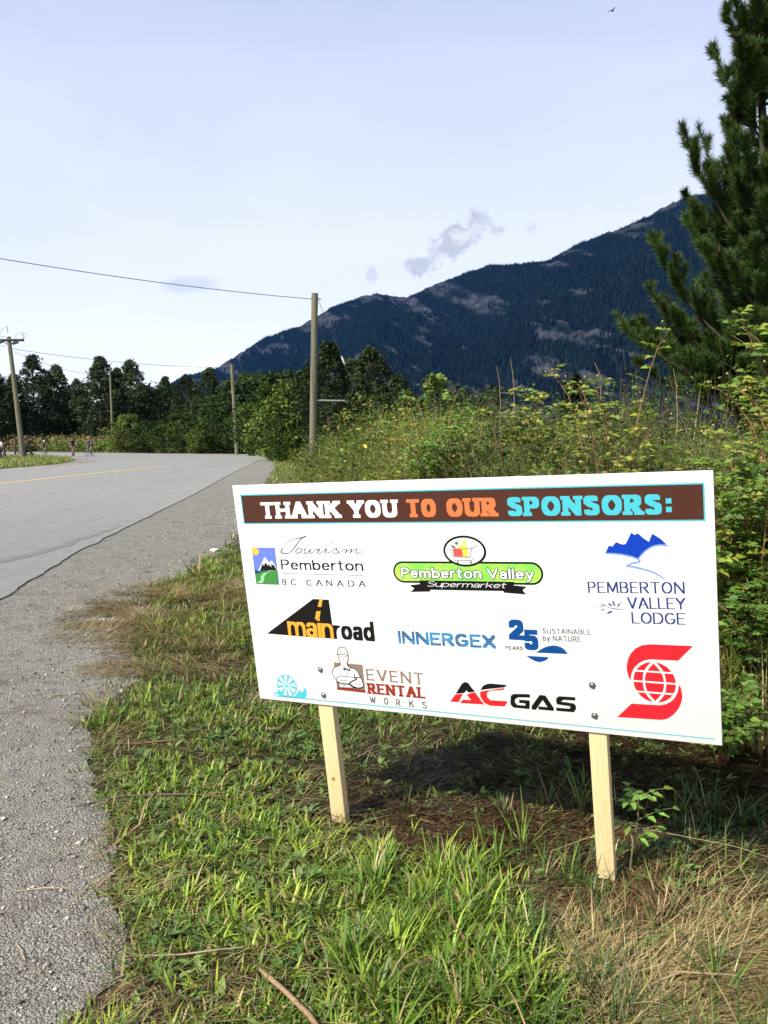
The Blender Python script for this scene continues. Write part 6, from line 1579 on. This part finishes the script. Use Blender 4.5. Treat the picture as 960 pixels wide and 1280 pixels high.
def rider(loc_, rz, sc, label, shirt, shorts, helm):
    """seated on the bicycle of the same size: pelvis at the saddle, hands on the bar, one foot low, one high"""
    o = empty('person', loc_, rz, label, 'person'); o.scale = (sc,) * 3
    J = [(0, -.22, 1.0), (0, -.12, 1.18), (0, .0, 1.36), (0, .05, 1.46), (0, .08, 1.54), (0, .10, 1.63), (0, .09, 1.70),
         (.17, .0, 1.40), (.24, .12, 1.20), (.27, .29, 1.04), (.26, .34, 1.02), (-.17, .0, 1.40), (-.24, .12, 1.20), (-.27, .29, 1.04), (-.26, .34, 1.02),
         (.10, -.2, .96), (.13, .17, .86), (.12, -.06, .52), (.12, .06, .46), (-.10, -.2, .96), (-.12, .1, .62), (-.12, -.14, .22), (-.12, -.02, .15)]
    E_ = [(0, 1), (1, 2), (2, 3), (3, 4), (4, 5), (5, 6), (2, 7), (7, 8), (8, 9), (9, 10), (2, 11), (11, 12), (12, 13), (13, 14), (0, 15), (15, 16), (16, 17), (17, 18), (0, 19), (19, 20), (20, 21), (21, 22)]
    Rd = [.14, .13, .14, .06, .075, .10, .07, .06, .045, .032, .035, .06, .045, .032, .035, .10, .065, .042, .045, .10, .065, .042, .045]
    skin_body('body', J, E_, Rd, M_SKIN, o)
    i_ = [0, 1, 2, 3, 7, 8, 11, 12]; mp_ = {a: k for k, a in enumerate(i_)}
    def ext(idx, f): return [tuple(J[k]) for k in idx]
    ee = [(mp_[a], mp_[b_]) for a, b_ in E_ if a in mp_ and b_ in mp_]
    skin_body('shirt', [J[k] for k in i_], ee, [Rd[k] * 1.15 for k in i_], shirt, o)
    JJ = [J[0], J[15], tuple(np.array(J[15]) * .35 + np.array(J[16]) * .65), J[19], tuple(np.array(J[19]) * .35 + np.array(J[20]) * .65)]
    skin_body('shorts', JJ, [(0, 1), (1, 2), (0, 3), (3, 4)], [.155, .118, .085, .118, .085], shorts, o)
    for k in (18, 22): child_tube(o, 'shoe', [np.array(J[k]) + [0, -.1, 0], np.array(J[k]) + [0, .12, -.02]], [.045, .035], M_BLKP, 7)
    acc = Acc(); th = np.linspace(0, np.pi / 2, 5); hp_ = [(0, .09, 1.665 + .12 * math.sin(a_)) for a_ in th]; tube(acc, hp_, [.125 * math.cos(a_) + .004 for a_ in th], 12); link('helmet', acc.mesh('helmet', True), helm, o)
    return o


def stander(loc_, rz, sc, label, shirt, trousers):
    o = empty('person', loc_, rz, label, 'person'); o.scale = (sc,) * 3
    J = [(0, 0, .95), (0, 0, 1.15), (0, 0, 1.38), (0, 0, 1.48), (0, .01, 1.56), (0, .02, 1.66), (0, .01, 1.73), (.19, 0, 1.40), (.24, -.02, 1.13), (.25, .06, .90), (.25, .08, .82), (-.19, 0, 1.40), (-.24, -.02, 1.13), (-.25, .06, .90), (-.25, .08, .82),
         (.10, 0, .90), (.11, .02, .50), (.12, 0, .10), (.12, .12, .05), (-.10, 0, .90), (-.11, .02, .50), (-.12, 0, .10), (-.12, .12, .05)]
    E_ = [(0, 1), (1, 2), (2, 3), (3, 4), (4, 5), (5, 6), (2, 7), (7, 8), (8, 9), (9, 10), (2, 11), (11, 12), (12, 13), (13, 14), (0, 15), (15, 16), (16, 17), (17, 18), (0, 19), (19, 20), (20, 21), (21, 22)]
    Rd = [.14, .13, .145, .06, .075, .10, .07, .06, .045, .034, .036, .06, .045, .034, .036, .095, .06, .042, .035, .095, .06, .042, .035]
    skin_body('body', J, E_, Rd, M_SKIN, o)
    i_ = [0, 1, 2, 3, 7, 8, 11, 12]; mp_ = {a: k for k, a in enumerate(i_)}
    skin_body('shirt', [J[k] for k in i_], [(mp_[a], mp_[b_]) for a, b_ in E_ if a in mp_ and b_ in mp_], [Rd[k] * 1.18 for k in i_], shirt, o)
    i_ = [0, 15, 16, 17, 19, 20, 21]; mp_ = {a: k for k, a in enumerate(i_)}
    skin_body('trousers', [J[k] for k in i_], [(mp_[a], mp_[b_]) for a, b_ in E_ if a in mp_ and b_ in mp_], [Rd[k] * 1.2 for k in i_], trousers, o)
    acc = Acc(); th = np.linspace(0, np.pi / 2, 5); tube(acc, [(0, 0, 1.69 + .09 * math.sin(a_)) for a_ in th], [.108 * math.cos(a_) + .004 for a_ in th], 12); link('hair', acc.mesh('hair', True), M_HAIR, o)
    return o


def gp(x, y): Yd = 1.6 * 1072 / (y - 548); return ((x - 480) / 1072 * Yd, Yd, .021)
c1 = gp(92, 571); c2 = gp(113, 570.6); c3 = gp(57, 568.2)
for c_, rz_, sc, lab, sh_, st_, hm, bl_ in ((c1, R(205), .98, 'cyclist in dark clothing riding left of the cyclist with the red helmet', M_DARKC, M_DARKC, M_BLKP, 'bicycle ridden by the cyclist all in dark clothing'),
                                            (c2, R(172), .98, 'cyclist in a navy shirt and red helmet, rightmost on the road', M_NAVYC, M_DARKC, M_REDC, 'bicycle ridden by the cyclist with the red helmet'),
                                            (c3, R(180), .78, 'small distant cyclist with a white helmet near the grass island', M_DARKC, M_DARKC, M_WHP, 'small bicycle ridden by the distant cyclist in the white helmet')):
    bicycle(c_, rz_, sc, bl_); rider(c_, rz_, sc, lab, sh_, st_, hm)
stander(((1.5 - 480) / 1072 * 64, 64, 0), R(150), .92, 'person in a white shirt standing on the grass at the far left edge', M_WHITEC, M_DARKC)

# ------------------------------------------------------------------ bird
bd = empty('bird', ((752.5 - 480) / 1072 * 60, 60, 1.6 + 509 / 1072 * 60 * 1.0), R(30), 'tiny dark bird flying high at the upper right', 'bird')
child_tube(bd, 'body', [(-.14, 0, 0), (-.05, 0, .0), (.08, 0, .01), (.17, 0, .02)], [.015, .05, .045, .01], M_ARM, 8)
for s_ in (-1, 1):
    acc = Acc(); V = np.array([(-.05, 0, 0), (.08, 0, 0), (.03, s_ * .22, .10), (-.04, s_ * .24, .10), (-.03, s_ * .42, .05)]); V2 = np.vstack([V, V - [0, 0, .01]])
    acc.add(V2, np.array([[0, 1, 2, 3], [5, 8, 7, 6]])); acc.add(V2, np.array([[3, 2, 4], [8, 9, 7], [0, 3, 8], [0, 8, 5], [3, 4, 9], [3, 9, 8], [4, 2, 7], [4, 7, 9], [2, 1, 6], [2, 6, 7]])); link('wing', acc.mesh('wing'), M_ARM, bd)
